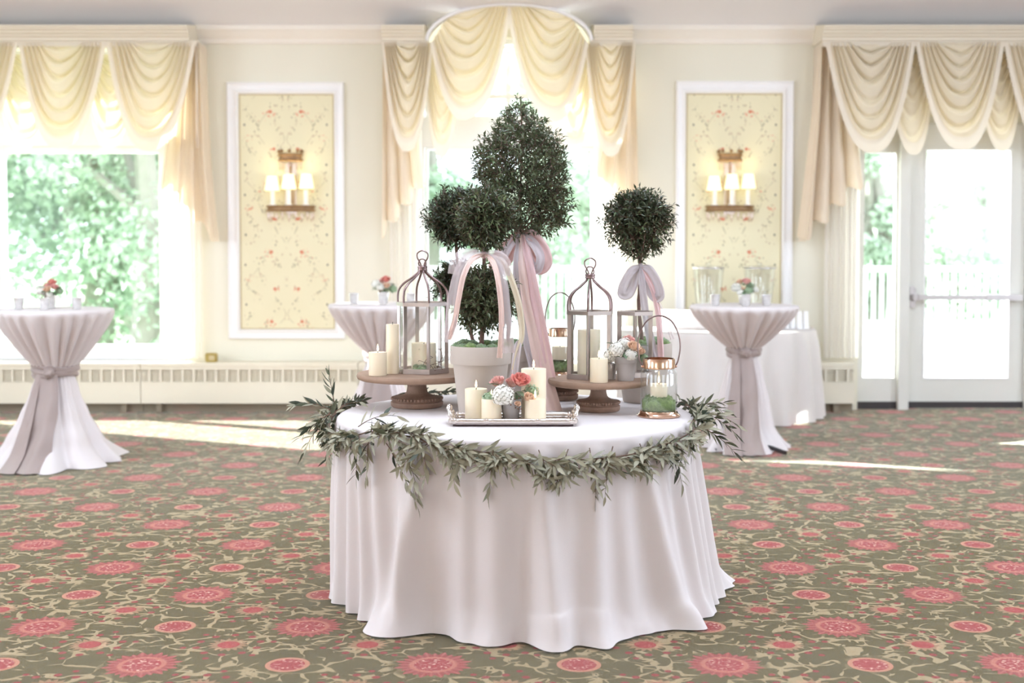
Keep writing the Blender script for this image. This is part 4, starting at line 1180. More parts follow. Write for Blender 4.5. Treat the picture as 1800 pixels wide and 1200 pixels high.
# ------------------------------------------------------------------ main round table
MX, MY, MR, MZ = 0.014, 5.56, 0.762, 0.76
t = thing('round_table', 'round display table under the floor-length white cloth', 'table', (MX, MY, 0))
MB().lathe([(0, MZ-0.03), (MR-0.012, MZ-0.03), (MR-0.008, MZ-0.008), (0, MZ-0.006)], (MX, MY, 0), 64).build('table_top', 'table_wood', t)
for k in range(4):
    a = PI/4+k*PI/2; p = (MX+0.5*math.cos(a), MY+0.5*math.sin(a))
    MB().tube([(p[0], p[1], 0), (p[0], p[1], MZ-0.03)], 0.018, 8).build('leg', 'black_metal', t)
def main_cloth():
    rows = [(0.002, MZ, -1), (0.3, MZ, -1), (0.6, MZ, -1), (MR-0.02, MZ, -1), (MR-0.006, MZ-0.002, -1), (MR+0.002, MZ-0.009, -1), (MR+0.005, MZ-0.02, 0)]
    m = 54
    for k in range(1, m+1): rows.append((MR+0.005, MZ-0.02-(MZ-0.028)*k/m, k/m))
    # hand-placed folds round the visible front: (angle, half-width, height, lean as it falls); front of table is -90 degrees
    rnd = random.Random(5)
    FO = []
    for a, w, h, l in ((-84, 3, 1.0, 0), (-76, 2.6, 0.8, 0), (-69, 2.6, 1.0, -1), (-61, 2.8, 0.9, 2), (-54, 2.4, 0.8, 3), (-46, 3.2, 0.9, 4), (-36, 2.6, 0.5, 5), (-27, 4.2, 1.25, -9), (-15, 3, 0.35, 0),
                       (-6, 4.5, 0.7, 1), (7, 3.4, 1.15, 2), (15, 4, 0.6, -3), (23, 4, 1.0, -2), (31, 3, 0.35, 2), (39, 3.6, 1.2, 9), (48, 2.6, 0.5, 5), (56, 2.6, 1.0, 3), (63, 2.2, 0.9, 2), (69, 2.2, 0.8, 2), (76, 3, 1.1, 4), (86, 3, 0.9, 2), (95, 3, 1, 0)):
        FO.append((R(a-90), R(w), h, R(l)))
    a = 103.0
    while a < 268:
        FO.append((R(a-90), R(rnd.uniform(2.5, 4)), rnd.uniform(0.6, 1.1), 0)); a += rnd.uniform(7, 11)
    def fd(th, v):
        s = 0.0
        for fa, fw, fh, fl in FO:
            d = (th-fa-fl*v+PI) % (2*PI)-PI
            w = fw*(0.8+0.5*v)
            if abs(d) < 3*w: s += fh*math.exp(-(d/w)**2)
        return s
    def pt(row, th):
        r, z, v = row
        if v >= 0:
            f = fd(th, v)
            r = r + v**0.55*0.078*(f-0.4) + (0.012+0.07*max(-0.35, math.cos(th+0.3)))*v**1.3
            nz = noise.noise(Vector((math.cos(th)*4, math.sin(th)*4, v*2.2)))
            r += 0.012*v*nz
            fr = math.exp(-((th+R(128)+PI) % (2*PI)-PI)**2/0.012)*0.5
            if v > 0.82:
                p = (v-0.82)/0.18
                q = 0.42+0.95*noise.noise(Vector((math.cos(th)*5.5+3, math.sin(th)*5.5, 1.5)))+0.4*noise.noise(Vector((math.cos(th)*13, math.sin(th)*13, 7.5)))
                r += (0.085*max(-0.3, q)*(0.65+0.35*math.cos(th))+0.10*fr)*p*p
                z += 0.05*math.sin(PI*p)*max(0, noise.noise(Vector((math.cos(th)*10, math.sin(th)*10, p*1.4))))
                z = max(0.006, z - 0.015*p*(1-p))
        return (MX+r*math.cos(th), MY+r*math.sin(th), z)
    N = 560; vs = []; fs = []
    for row in rows:
        for i in range(N): vs.append(pt(row, 2*PI*i/N))
    for j in range(len(rows)-1):
        for i in range(N): fs.append((j*N+i, (j+1)*N+i, (j+1)*N+(i+1) % N, j*N+(i+1) % N))
    o = MB().add(vs, fs).build('tablecloth', 'table_linen', None, ang=180)
    tag(o, 'floor-length white cloth draped over the large round display table', 'tablecloth')
main_cloth()
TZ = MZ+0.002

# ------------------------------------------------------------------ cake stands
def cake_stand(pxv, D, label, plate_r, plate_z, base_r, seed):
    x = X(pxv, D, 690)
    t = thing('cake_stand', label, 'cake stand', (x, D, TZ), 'carved wooden cake stands')
    H = plate_z-TZ; b = base_r
    MB().lathe([(0, 0), (b*0.97, 0), (b*1.02, 0.006), (b*1.02, 0.022), (b*0.96, 0.026), (0, 0.027)], (x, D, TZ), 48).build('foot', 'stand_wood', t)
    th = 0.027
    hh = H-th
    pr = [(b*0.93, 0.026), (b*0.95, 0.03), (b*0.95, 0.04), (b*0.84, 0.045), (b*0.64, 0.050), (b*0.50, 0.056), (b*0.42, 0.064), (b*0.38, hh*0.70), (b*0.37, hh*0.80), (b*0.40, hh*0.93), (b*0.5, hh*0.96), (b*0.54, hh+0.001)]
    MB().lathe([(0, 0.026)]+pr, (x, D, TZ), 40).build('pedestal', 'stand_wood', t)
    for rr, zz, n, q in ((b*0.97, 0.037, 44, 0.0078), (b*0.47, hh*0.875, 22, 0.0072)):
        mb = MB()
        for k in range(n):
            a = 2*PI*k/n
            mb.ico((x+rr*math.cos(a), D+rr*math.sin(a), TZ+zz), q, 1)
        mb.build('bead_ring', 'stand_wood', t, kind='stuff')
    R_ = plate_r
    wob = lambda a, z: 1+0.006*noise.noise(Vector((math.cos(a)*3, math.sin(a)*3, seed)))
    MB().lathe([(0, H-th), (R_*0.94, H-th), (R_*0.985, H-th*0.8), (R_, H-th*0.5), (R_, H-0.008), (R_*0.985, H), (0, H)], (x, D, TZ), 72, wob).build('plate', 'stand_top_wood', t)
    return x
SLZ = Z(655, 5.78); SRZ = Z(665, 5.64); SBZ = Z(661, 6.06)
slx = cake_stand(733, 5.78, 'large carved wooden cake stand holding the left lantern', 0.27, SLZ, 0.115, 1)
srx = cake_stand(1052, 5.64, 'carved wooden cake stand holding the right lantern and potted flowers', 0.222, SRZ, 0.093, 2)
sbx = cake_stand(982, 6.06, 'carved wooden cake stand behind the pink ribbon tails', 0.17, SBZ, 0.09, 3)

# ------------------------------------------------------------------ lanterns
def hexpts(c, r, rot): return [(c[0]+r*math.cos(rot+k*PI/3), c[1]+r*math.sin(rot+k*PI/3)) for k in range(6)]
def lantern(cx, cy, z, r, h, hd, rot, label, dome=True, loop=0.085):
    t = thing('lantern', label, 'lantern', (cx, cy, z), 'hexagonal glass lanterns')
    P = hexpts((cx, cy), r, rot); Q = hexpts((cx, cy), r*0.86, rot)
    def ring(z0, z1, mat, name, out=1.02):
        O = hexpts((cx, cy), r*out, rot); I = Q
        vs = [(x, y, z0) for x, y in O]+[(x, y, z1) for x, y in O]+[(x, y, z0) for x, y in I]+[(x, y, z1) for x, y in I]
        fs = []
        for k in range(6):
            j = (k+1) % 6
            fs += [(k, j, j+6, k+6), (k+12, k+18, j+18, j+12), (k+6, j+6, j+18, k+18), (k, k+12, j+12, j)]
        return MB().add(vs, fs).build(name, mat, t, False)
    O = hexpts((cx, cy), r*1.03, rot)
    MB().add([(x, y, z) for x, y in O]+[(x, y, z+0.012) for x, y in O], [tuple(range(6))[::-1], tuple(range(6, 12))]+[(k, (k+1) % 6, (k+1) % 6+6, k+6) for k in range(6)]).build('base', 'lantern_silver', t, False)
    ring(z+0.012, z+0.022, 'lantern_silver', 'base_frame')
    ring(z+h-0.016, z+h, 'lantern_silver', 'top_frame', 1.04)
    for k in range(6):
        x, y = P[k]; a = rot+k*PI/3
        d = Vector((math.cos(a), math.sin(a), 0)); s = Vector((-d.y, d.x, 0)); c = Vector((x, y, 0))-d*0.008
        w = 0.0085
        cs = [c-s*w-d*0.006, c-s*w*0.3+d*0.009, c+s*w*0.3+d*0.009, c+s*w-d*0.006]
        MB().add([(p.x, p.y, z+0.012) for p in cs]+[(p.x, p.y, z+h-0.01) for p in cs], [(3, 2, 1, 0), (4, 5, 6, 7), (0, 1, 5, 4), (1, 2, 6, 5), (2, 3, 7, 6), (3, 0, 4, 7)]).build('post', 'lantern_silver', t, False)
        j = (k+1) % 6; a2 = Vector((P[k][0], P[k][1], 0)); b2 = Vector((P[j][0], P[j][1], 0)); ce = Vector((cx, cy, 0))
        a2 = ce+(a2-ce)*0.93; b2 = ce+(b2-ce)*0.93
        g = (b2-a2).normalized()*0.006; a2 += g; b2 -= g
        nn = ((a2+b2)/2-ce).normalized()*0.0015
        MB().add([(p.x, p.y, zz) for zz in (z+0.016, z+h-0.012) for p in (a2-nn, b2-nn, b2+nn, a2+nn)], [(0, 1, 5, 4), (1, 2, 6, 5), (2, 3, 7, 6), (3, 0, 4, 7), (4, 5, 6, 7), (3, 2, 1, 0)]).build('pane', 'clear_glass', t, False)
    if dome:
        pr = [(0.98, 0.0), (0.985, 0.22), (0.93, 0.42), (0.74, 0.6), (0.48, 0.74), (0.28, 0.86), (0.16, 0.95), (0.13, 1.06)]
        for k in range(6):
            a = rot+k*PI/3
            pts = catmull([(cx+r*q*math.cos(a), cy+r*q*math.sin(a), z+h-0.004+hd*f) for q, f in pr], 4)
            MB().tube(pts, 0.0048, 8).build('dome_wire', 'lantern_wire', t)
        zc = z+h+hd
        MB().lathe([(0.012, -0.006), (0.021, -0.004), (0.022, 0.0), (0.0205, 0.004), (0.022, 0.008), (0.0225, 0.012), (0.020, 0.016), (0.01, 0.018)], (cx, cy, zc), 20).build('collar', 'lantern_wire', t)
        L = loop
        pts = [(cx-0.006, cy, zc+0.012), (cx-0.010, cy, zc+L*0.35), (cx-0.023, cy, zc+L*0.62), (cx-0.022, cy, zc+L*0.86), (cx, cy, zc+L), (cx+0.022, cy, zc+L*0.86), (cx+0.023, cy, zc+L*0.62), (cx+0.010, cy, zc+L*0.35), (cx+0.006, cy, zc+0.012)]
        MB().tube(catmull(pts, 5), 0.0033, 8).build('hanging_loop', 'lantern_wire', t)
        pts = [(cx-0.012, cy+0.012, zc+0.012), (cx-0.018, cy+0.006, zc+0.028), (cx-0.010, cy, zc+0.045), (cx+0.008, cy-0.004, zc+0.045), (cx+0.016, cy-0.008, zc+0.028), (cx+0.012, cy-0.01, zc+0.012)]
        MB().tube(catmull(pts, 5), 0.0033, 8).build('lower_loop', 'lantern_wire', t)
    return t
l1x, l1y = X(743, 5.80, 600), 5.80
lantern(l1x, l1y, SLZ+0.001, 0.118, Z(531, 5.80)-SLZ, Z(474, 5.8)-Z(531, 5.8), R(-12), 'silver hexagonal lantern with wire dome on the left cake stand')
l2x, l2y = X(1037, 5.66, 600), 5.66
lantern(l2x, l2y, SRZ+0.001, 0.108, Z(546, 5.66)-SRZ, Z(488, 5.66)-Z(546, 5.66), R(-98), 'silver hexagonal lantern with wire dome on the right cake stand')
l3x, l3y = X(1116, 5.735, 600), 5.735
lantern(l3x, l3y, SRZ+0.001, 0.088, Z(547, 5.735)-SRZ, 0, R(-96), 'open-topped hexagonal lantern before the right topiary trunk', dome=False)

# candles, moss and twigs
def moss_patch(label, c, r, h, seed, mat='moss', n=9, group='moss'):
    rnd = random.Random(seed)
    t = thing('moss', label, 'moss', c, group)
    def hz(x, y):
        q = math.hypot(x, y)/r
        v = Vector((x*60+seed, y*60, seed))
        return h*(0.66+0.24*noise.noise(v)+0.16*noise.noise(v*2.7))*(1-max(0, q-0.75)*1.2)
    rings = 12; N = 48; vs = [(c[0], c[1], c[2]+hz(0, 0))]; fs = []
    for j in range(1, rings+1):
        q = r*j/rings
        for i in range(N):
            a = 2*PI*i/N; x, y = q*math.cos(a), q*math.sin(a)
            vs.append((c[0]+x, c[1]+y, c[2]+hz(x, y)))
    for i in range(N): vs.append((c[0]+r*math.cos(2*PI*i/N), c[1]+r*math.sin(2*PI*i/N), c[2]))
    for i in range(N): fs.append((0, 1+i, 1+(i+1) % N))
    for j in range(rings):
        for i in range(N): fs.append((1+j*N+i, 1+(j+1)*N+i, 1+(j+1)*N+(i+1) % N, 1+j*N+(i+1) % N))
    fs.append(tuple(1+rings*N+i for i in range(N))[::-1])
    MB().add(vs, fs).build('clump', mat, t, ang=180)
    vs = []; fs = []
    for k in range(1500):
        a = rnd.uniform(0, 2*PI); q = r*0.97*rnd.random()**(0.5 if k % 2 else 0.15)
        x, y = q*math.cos(a), q*math.sin(a); side = q > r*0.85
        p = Vector((c[0]+x, c[1]+y, c[2]+hz(x, y)*(rnd.uniform(0.05, 1) if side else 0.97)))
        d = Vector((rnd.gauss(0, .8), rnd.gauss(0, .8), 0.8)).normalized()*rnd.uniform(0.006, 0.011)
        s = d.orthogonal().normalized()*0.0016; b = len(vs)
        if math.hypot(p.x+d.x-c[0], p.y+d.y-c[1]) > r*1.02: d.x *= -0.5; d.y *= -0.5
        vs += [p-s, p+s, p+d]; fs.append((b, b+1, b+2))
    MB().add(vs, fs).build('tuft', mat, t, False, kind='stuff')
    return t
def twigs(label, c, r, h, n, seed):
    rnd = random.Random(seed)
    t = thing('twig_nest', label, 'twigs', c)
    for k in range(n):
        p = Vector(c)+Vector((rnd.uniform(-r, r)*0.7, rnd.uniform(-r, r)*0.7, 0.004)); pts = [p.copy()]
        d = Vector((rnd.gauss(0, 1), rnd.gauss(0, 1), 1.2)).normalized()
        for j in range(6):
            d = (d+Vector((rnd.gauss(0, .6), rnd.gauss(0, .6), rnd.gauss(-0.15, .5)))).normalized()
            q = pts[-1]+d*h*0.3
            v = Vector((q.x-c[0], q.y-c[1]));
            if v.length > r: q.x = c[0]+v.x/v.length*r; q.y = c[1]+v.y/v.length*r
            q.z = min(max(q.z, c[2]+0.004), c[2]+h); pts.append(q)
        MB().tube(catmull(pts, 3), 0.0011, 5).build('twig', 'twig', t)
candle(X(745, 5.80), 5.80, SLZ+0.015, 0.056, 0.118, 'short ivory candle inside the left lantern', dip=0.006)
moss_patch('green moss inside the left lantern', (X(738, 5.735), 5.735, SLZ+0.014), 0.033, 0.03, 3, 'moss_pale', 5)
twigs('tangle of fine brown twigs inside the left lantern', (X(757, 5.76), 5.76, SLZ+0.014), 0.055, 0.095, 12, 4)
candle(X(664, 5.665), 5.665, SLZ+0.001, 0.040, 0.102, 'short ivory candle at the left edge of the left cake stand')
candle(X(690, 5.74), 5.74, SLZ+0.001, 0.029, 0.22, 'tall slim ivory candle leaning close to the left lantern', lit=False)
candle(X(1035, 5.68), 5.68, SRZ+0.015, 0.050, 0.197, 'tall ivory candle inside the right lantern', lit=False)
candle(X(1053, 5.485), 5.485, SRZ+0.001, 0.0385, 0.101, 'short ivory candle at the front of the right cake stand')
votive(X(1074, 5.60), 5.60, SRZ+0.001, 'silver votive tucked between candle and potted flowers on the right cake stand', 0.026, 0.07)
D_ = [('hw', -0.5, -0.5, 0.35, 0.42), ('hw', -0.75, 0.0, 0.0, 0.38), ('re', 0.35, -0.55, 0.5, 0.4), ('rp', 0.15, 0.1, 0.75, 0.4), ('hw', 0.2, -0.6, 0.1, 0.32), ('re', 0.65, -0.2, 0.25, 0.36), ('hg', 0.9, -0.1, -0.1, 0.24), ('hw', -0.1, -0.2, 0.6, 0.36)]
posy('white and blush flowers in a small grey pot on the right cake stand', X(1100, 5.55), 5.55, SRZ+0.001, 0.049, 0.105, 'clay_grey', 0.085, D_, 5, None, True)
# rear jar, front jar
def jar(cx, cy, z, r, h, loop_h, label, seed):
    t = thing('jar_lantern', label, 'jar', (cx, cy, z), 'glass jar lanterns')
    MB().lathe([(0, 0), (r*1.12, 0), (r*1.15, 0.005), (r*1.06, 0.010), (r*1.0, 0.018), (r*0.99, 0.024), (0, 0.025)], (cx, cy, z), 40).build('base', 'rose_gold', t)
    b = 0.026
    MB().lathe([(r*0.96, b), (r*0.97, b+0.004), (r*0.97, h*0.74), (r*0.94, h*0.78), (r*0.84, h*0.81), (r*0.82, h*0.83), (r*0.80, h*0.83), (r*0.82, h*0.80), (r*0.92, h*0.77), (r*0.945, h*0.74), (r*0.945, b+0.004), (r*0.93, b)], (cx, cy, z), 40, close=True).build('glass_body', 'jar_glass', t)
    MB().lathe([(r*0.84, h*0.83), (r*0.86, h*0.835), (r*0.86, h*0.985), (r*0.84, h), (r*0.78, h), (r*0.78, h*0.83)], (cx, cy, z), 40, close=True).build('collar', 'rose_gold', t)
    zz = z+h*0.86; w = r*1.1; L = loop_h
    pts = [(cx-r*0.86, cy, zz), (cx-w*0.92, cy, zz+L*0.12), (cx-w*1.02, cy, zz+L*0.38), (cx-w*0.93, cy, zz+L*0.64), (cx-w*0.58, cy, zz+L*0.9), (cx, cy, zz+L), (cx+w*0.58, cy, zz+L*0.9), (cx+w*0.93, cy, zz+L*0.64), (cx+w*1.02, cy, zz+L*0.38), (cx+w*0.92, cy, zz+L*0.12), (cx+r*0.86, cy, zz)]
    MB().tube(catmull(pts, 5), 0.003, 8).build('bail_handle', 'lantern_wire', t)
    for s in (-1, 1): MB().ico((cx+s*r*0.9, cy, zz), 0.006, 1).build('pivot', 'rose_gold', t)
jx, jy = X(1158, 5.455, 690), 5.455
jar(jx, jy, TZ, 0.080, 0.245, 0.215, 'glass jar with rose-gold collar and bail handle at the right front', 1)
moss_patch('bright green moss filling the bottom of the front glass jar', (jx, jy, TZ+0.027), 0.071, 0.078, 8, 'moss', 12)
candle(jx, jy, TZ+0.082, 0.036, 0.055, 'short ivory candle nestled in moss in the front glass jar')
kx, ky = sbx+0.006, 6.06
jar(kx, ky, SBZ+0.001, 0.062, 0.225, 0.20, 'glass jar with rose-gold collar on the rear cake stand', 2)
moss_patch('green moss in the bottom of the rear glass jar', (kx, ky, SBZ+0.028), 0.055, 0.06, 9, 'moss', 9)
candle(kx, ky, SBZ+0.08, 0.038, 0.06, 'ivory candle set in moss in the rear glass jar')

# ------------------------------------------------------------------ silver tray with candles and posy
def tray():
    x0, x1, y0, y1 = X(793, 5.14, 745), X(1011, 5.14, 745), 5.15, 5.345
    z = TZ; cx = (x0+x1)/2
    t = thing('serving_tray', 'silver bamboo-edged mirror tray at the front of the table', 'tray', (cx, (y0+y1)/2, z))
    MB().box((x0+0.006, y0+0.006, z), (x1-0.006, y1-0.006, z+0.006)).build('felt_base', 'felt_dark', t, False)
    MB().box((x0+0.004, y0+0.004, z+0.006), (x1-0.004, y1-0.004, z+0.013)).build('mirror_plate', 'tray_mirror', t, False)
    def rail(a, b, name):
        a = Vector(a); b = Vector(b); L = (b-a).length; n = max(8, int(L/0.004)); pts = []; rr = []
        for i in range(n+1):
            f = i/n; s = f*L; pts.append(a+(b-a)*f)
            near = min(abs(s-L*q) for q in ((0.03, 0.285, 0.7, 0.97) if L > 0.3 else (0.05, 0.5, 0.95)))
            rr.append(0.0115+(0.0022 if near < 0.004 else 0) - 0.0012*math.sin(PI*min(1, near/0.03)))
        MB().tube(pts, rr, 12).build(name, 'tray_silver', t)
    zr_ = z+0.020
    rail((x0, y0, zr_), (x1, y0, zr_), 'front_rail'); rail((x0, y1, zr_), (x1, y1, zr_), 'back_rail')
    rail((x0, y0, zr_), (x0, y1, zr_), 'side_rail'); rail((x1, y0, zr_), (x1, y1, zr_), 'side_rail')
    for x, s in ((x0, -1), (x1, 1)):
        ym = (y0+y1)/2
        pts = catmull([(x, ym-0.055, zr_+0.006), (x+s*0.008, ym-0.048, zr_+0.028), (x+s*0.012, ym-0.02, zr_+0.043), (x+s*0.012, ym+0.02, zr_+0.043), (x+s*0.008, ym+0.048, zr_+0.028), (x, ym+0.055, zr_+0.006)], 5)
        h = MB().tube(pts, 0.0085, 10).build('handle', 'tray_silver', t)
        mb = MB()
        for k in (3, 10, 15, 22): mb.ico(pts[k], 0.0125, 2)
        mb.build('bamboo_knot', 'tray_silver', h)
    return z+0.0135
zt1 = tray()
candle(X(837, 5.285, 700), 5.285, zt1, 0.046, 0.122, 'medium ivory candle at the left end of the silver tray')
candle(X(864, 5.20, 710), 5.20, zt1, 0.0405, 0.092, 'short ivory candle at the front left of the silver tray')
candle(X(938, 5.282, 700), 5.282, zt1, 0.0515, 0.205, 'tallest thick ivory candle on the silver tray')
candle(X(941, 5.185, 710), 5.185, zt1, 0.0425, 0.093, 'short ivory candle at the front right of the silver tray')
E_ = [('hw', -0.35, -0.75, 0.2, 0.5), ('rc', 0.42, -0.35, 0.82, 0.5), ('rp', -0.6, 0.1, 0.7, 0.4), ('hg', -0.95, -0.3, 0.0, 0.36), ('re', 0.8, -0.65, 0.05, 0.36), ('rp', 0.05, 0.3, 0.65, 0.4), ('bb', 0.25, -0.75, -0.2, 0.2), ('hg', 0.95, 0.1, 0.35, 0.34), ('re', 0.3, -0.85, -0.15, 0.16)]
posy('coral rose and white hydrangea posy in a grey pot on the silver tray', X(898, 5.235, 700), 5.235, zt1, 0.044, 0.088, 'clay_grey', 0.09, E_, 9, None, True)

# ------------------------------------------------------------------ topiaries
def foliage(parent, pts_fn, n, seed, L=0.029, name='foliage', mat='topiary_leaf', per=8):
    rnd = random.Random(seed); vs = []; fs = []
    tw = MB()
    for k in range(n):
        p, d = pts_fn(rnd)
        d = (d+Vector((rnd.gauss(0, .5), rnd.gauss(0, .5), rnd.gauss(0.15, .45)))).normalized()
        sl = L*rnd.uniform(1.4, 2.4)
        tw.tube([p-d*sl*0.6, p+d*sl], [0.0014, 0.0007], 4, cap=False)
        for j in range(per):
            f = (j+0.5)/per; a = j*2.4+rnd.uniform(-.4, .4)
            u = d.orthogonal().normalized(); w = d.cross(u)
            ld = (d*rnd.uniform(0.35, 0.9)+(u*math.cos(a)+w*math.sin(a))*rnd.uniform(0.6, 1.0)).normalized()
            q = p+d*sl*(f*1.1-0.15); LL = L*rnd.uniform(0.75, 1.25)*(1.0 if j < per-1 else 0.8)
            s = ld.cross(Vector((rnd.gauss(0, .5), rnd.gauss(0, .5), 1))).normalized(); nn = s.cross(ld)
            ww = LL*0.17; b = len(vs)
            vs += [q, q+ld*LL*.45+s*ww+nn*ww*.4, q+ld*LL-nn*LL*.1, q+ld*LL*.45-s*ww+nn*ww*.4, q+ld*LL*.5]
            fs += [(b, b+1, b+4), (b+1, b+2, b+4), (b+4, b+2, b+3), (b, b+4, b+3)]
    o = MB().add(vs, fs).build(name, mat, parent, ang=180, kind='stuff')
    tw.build('twig', 'bark', o, kind='stuff')
    return o
def ball_fn(c, r, squash=1.0, lo=-1.0):
    c = Vector(c)
    def f(rnd):
        while True:
            d = Vector((rnd.gauss(0, 1), rnd.gauss(0, 1), rnd.gauss(0, 1))).normalized()
            if d.z >= lo: break
        q = r*(0.28+0.72*rnd.random()**0.5)*(0.90+0.10*noise.noise(d*2.2+c*5)*2)
        return c+Vector((d.x*q, d.y*q, d.z*q*squash))-d*0.03, d
    return f
def prof_fn(x, y, prof):                                # prof: list of (z, radius)
    def rad(z):
        for (z0, r0), (z1, r1) in zip(prof, prof[1:]):
            if z0 <= z <= z1: return r0+(r1-r0)*(z-z0)/(z1-z0)
        return 0.0
    zlo, zhi = prof[0][0], prof[-1][0]; rm = max(r for _, r in prof)
    def f(rnd):
        while True:
            z = rnd.uniform(zlo, zhi); r = rad(z)
            if rnd.random() < (r/rm)**1.3+0.06: break
        a = rnd.uniform(0, 2*PI); q = r*(0.3+0.7*rnd.random()**0.5)
        d = Vector((math.cos(a), math.sin(a), 0.25+0.6*(z-zlo)/(zhi-zlo)))
        return Vector((x+q*math.cos(a), y+q*math.sin(a), z)), d.normalized()
    return f
def big_pot(t, x, y, r, h, mat='clay_taupe'):
    rimh = 0.26*h
    MB().lathe([(0, 0), (r*0.70, 0), (r*0.715, 0.004), (r*0.90, h-rimh-0.004), (r*0.905, h-rimh), (r*0.985, h-rimh+0.001), (r*0.995, h-rimh+0.006), (r*1.0, h-0.006), (r*0.985, h), (r*0.93, h), (r*0.91, h-0.01), (r*0.89, h-0.04), (0, h-0.041)], (x, y, TZ), 56).build('pot', mat, t)
    MB().lathe([(0, 0.008), (r*0.5, 0.004), (r*0.885, -0.002), (r*0.885, -0.008), (0, -0.01)][::-1], (x, y, TZ+h-0.03), 32).build('soil', 'soil', t)
def pot_moss(t, x, y, r, z, seed, n=13):
    rnd = random.Random(seed)
    for k in range(n):
        a = 2*PI*k/n+rnd.uniform(-.15, .15); q = r*rnd.uniform(0.66, 0.76); s = r*rnd.uniform(0.2, 0.28)
        MB().ico((x+q*math.cos(a), y+q*math.sin(a), z+s*0.3), s, 4, 0.3, 11, 0.85, seed+k).build('moss_clump', 'moss_pale' if k % 3 else 'moss', t, ang=180)
def trunk(t, pts, r0, r1):
    p = catmull(pts, 6); n = len(p)
    MB().tube(p, [r0+(r1-r0)*i/(n-1)+0.0012*math.sin(i*2.1) for i in range(n)], 10).build('trunk', 'bark', t)
def branches(t, c, r, base, n, seed):
    rnd = random.Random(seed)
    for k in range(n):
        a = 2*PI*k/n; e = Vector(c)+Vector((math.cos(a)*r*0.75, math.sin(a)*r*0.75, rnd.uniform(-0.3, 0.6)*r))
        b = Vector(base); m = (b+e)/2+Vector((0, 0, -0.02))
        MB().tube(catmull([b, m, e], 5), [0.004-0.003*i/10 for i in range(11)], 6).build('branch', 'bark', t)
# front double-ball
D1 = 5.50; x1 = X(845, D1, 640)
ph = Z(611, D1-0.13)-TZ
t = thing('topiary', 'double-ball topiary in the large taupe pot at the front', 'topiary', (x1, D1, TZ), 'potted topiaries')
big_pot(t, x1, D1, 0.131, ph)
pot_moss(t, x1, D1, 0.131, TZ+ph-0.02, 1)
cu = (X(853, D1, 385), D1, Z(385, D1)); cl_ = (X(853, D1, 525), D1, Z(527, D1))
trunk(t, [(x1, D1, TZ+ph-0.04), (cl_[0]-0.005, D1, cl_[2]), (X(851, D1, 447), D1, Z(447, D1)), cu], 0.012, 0.008)
foliage(t, ball_fn(cu, 0.142, 1.05), 640, 11)
foliage(t, ball_fn(cl_, 0.152, 1.05), 720, 12)
foliage(t, ball_fn((cu[0], cu[1]-0.02, cu[2]+0.01), 0.132), 60, 13, name='young_foliage', mat='topiary_new_leaf', per=6)
branches(t, cl_, 0.13, (cl_[0], D1, cl_[2]-0.09), 7, 3)
# tall cone
D2 = 5.87; x2 = X(891, D2, 640)
t = thing('topiary', 'tallest cone-shaped topiary with the pink ribbon bow', 'topiary', (x2, D2, TZ), 'potted topiaries')
ph2 = Z(609, D2-0.13)-TZ
big_pot(t, x2, D2, 0.128, ph2)
pot_moss(t, x2, D2, 0.128, TZ+ph2-0.02, 20)
x2t = X(916, D2, 350)
prof = [(py, w) for py, w in ((412, 40), (400, 66), (380, 80), (345, 80), (310, 77), (280, 72), (252, 60), (235, 42), (212, 24), (196, 12), (184, 4))]
s2 = D2/F_PX
prof = [(Z(py, D2), w*s2*1.0) for py, w in prof]
trunk(t, [(x2, D2, TZ+ph2-0.04), (x2+0.02, D2, TZ+ph2+0.2), (X(913, D2, 420), D2, Z(420, D2)), (x2t, D2, Z(300, D2)), (x2t+0.003, D2, Z(200, D2))], 0.011, 0.003)
foliage(t, prof_fn(x2t, D2, prof), 1250, 21)
foliage(t, prof_fn(x2t, D2-0.02, prof), 70, 22, name='young_foliage', mat='topiary_new_leaf', per=6)
branches(t, (x2t, D2, Z(370, D2)), 0.16, (X(914, D2, 405), D2, Z(405, D2)), 8, 5)
# rear double-ball, leaning left
D3 = 6.17; x3 = X(838, D3, 640)
t = thing('topiary', 'leaning topiary half hidden behind the front double-ball topiary', 'topiary', (x3, D3, TZ), 'potted topiaries')
ph3 = 0.235
big_pot(t, x3, D3, 0.118, ph3)
c3 = (X(801, D3, 385), D3, Z(384, D3)); c3b = (X(800, D3, 500), D3, Z(500, D3))
trunk(t, [(x3, D3, TZ+ph3-0.04), (X(812, D3, 520), D3, Z(520, D3)), (X(803, D3, 450), D3, Z(450, D3)), c3], 0.011, 0.006)
foliage(t, ball_fn(c3, 0.152, 1.05), 620, 31)
foliage(t, ball_fn(c3b, 0.112, 1.1), 340, 32)
branches(t, c3, 0.12, (c3[0], D3, c3[2]-0.11), 6, 7)
# right ball
D4 = 5.96; x4 = X(1131, D4, 640)
t = thing('topiary', 'single-ball topiary with grey satin bow at the right', 'topiary', (x4, D4, TZ), 'potted topiaries')
ph4 = Z(606, D4-0.13)-TZ
big_pot(t, x4, D4, 0.132, ph4)
pot_moss(t, x4, D4, 0.132, TZ+ph4-0.02, 40)
c4 = (X(1121, D4, 400), D4, Z(396, D4))
trunk(t, [(x4, D4, TZ+ph4-0.04), (X(1123, D4, 540), D4, Z(540, D4)), (X(1126, D4, 467), D4, Z(467, D4)), (c4[0], D4, c4[2])], 0.010, 0.006)
foliage(t, ball_fn(c4, 0.182, 0.93), 440, 41)
foliage(t, ball_fn((c4[0], c4[1], c4[2]+0.03), 0.178, 0.85, -0.1), 300, 43)
foliage(t, ball_fn((c4[0], c4[1]-0.02, c4[2]), 0.18), 40, 42, name='young_foliage', mat='topiary_new_leaf', per=6)
branches(t, c4, 0.17, (X(1125, D4, 452), D4, Z(456, D4)), 9, 9)
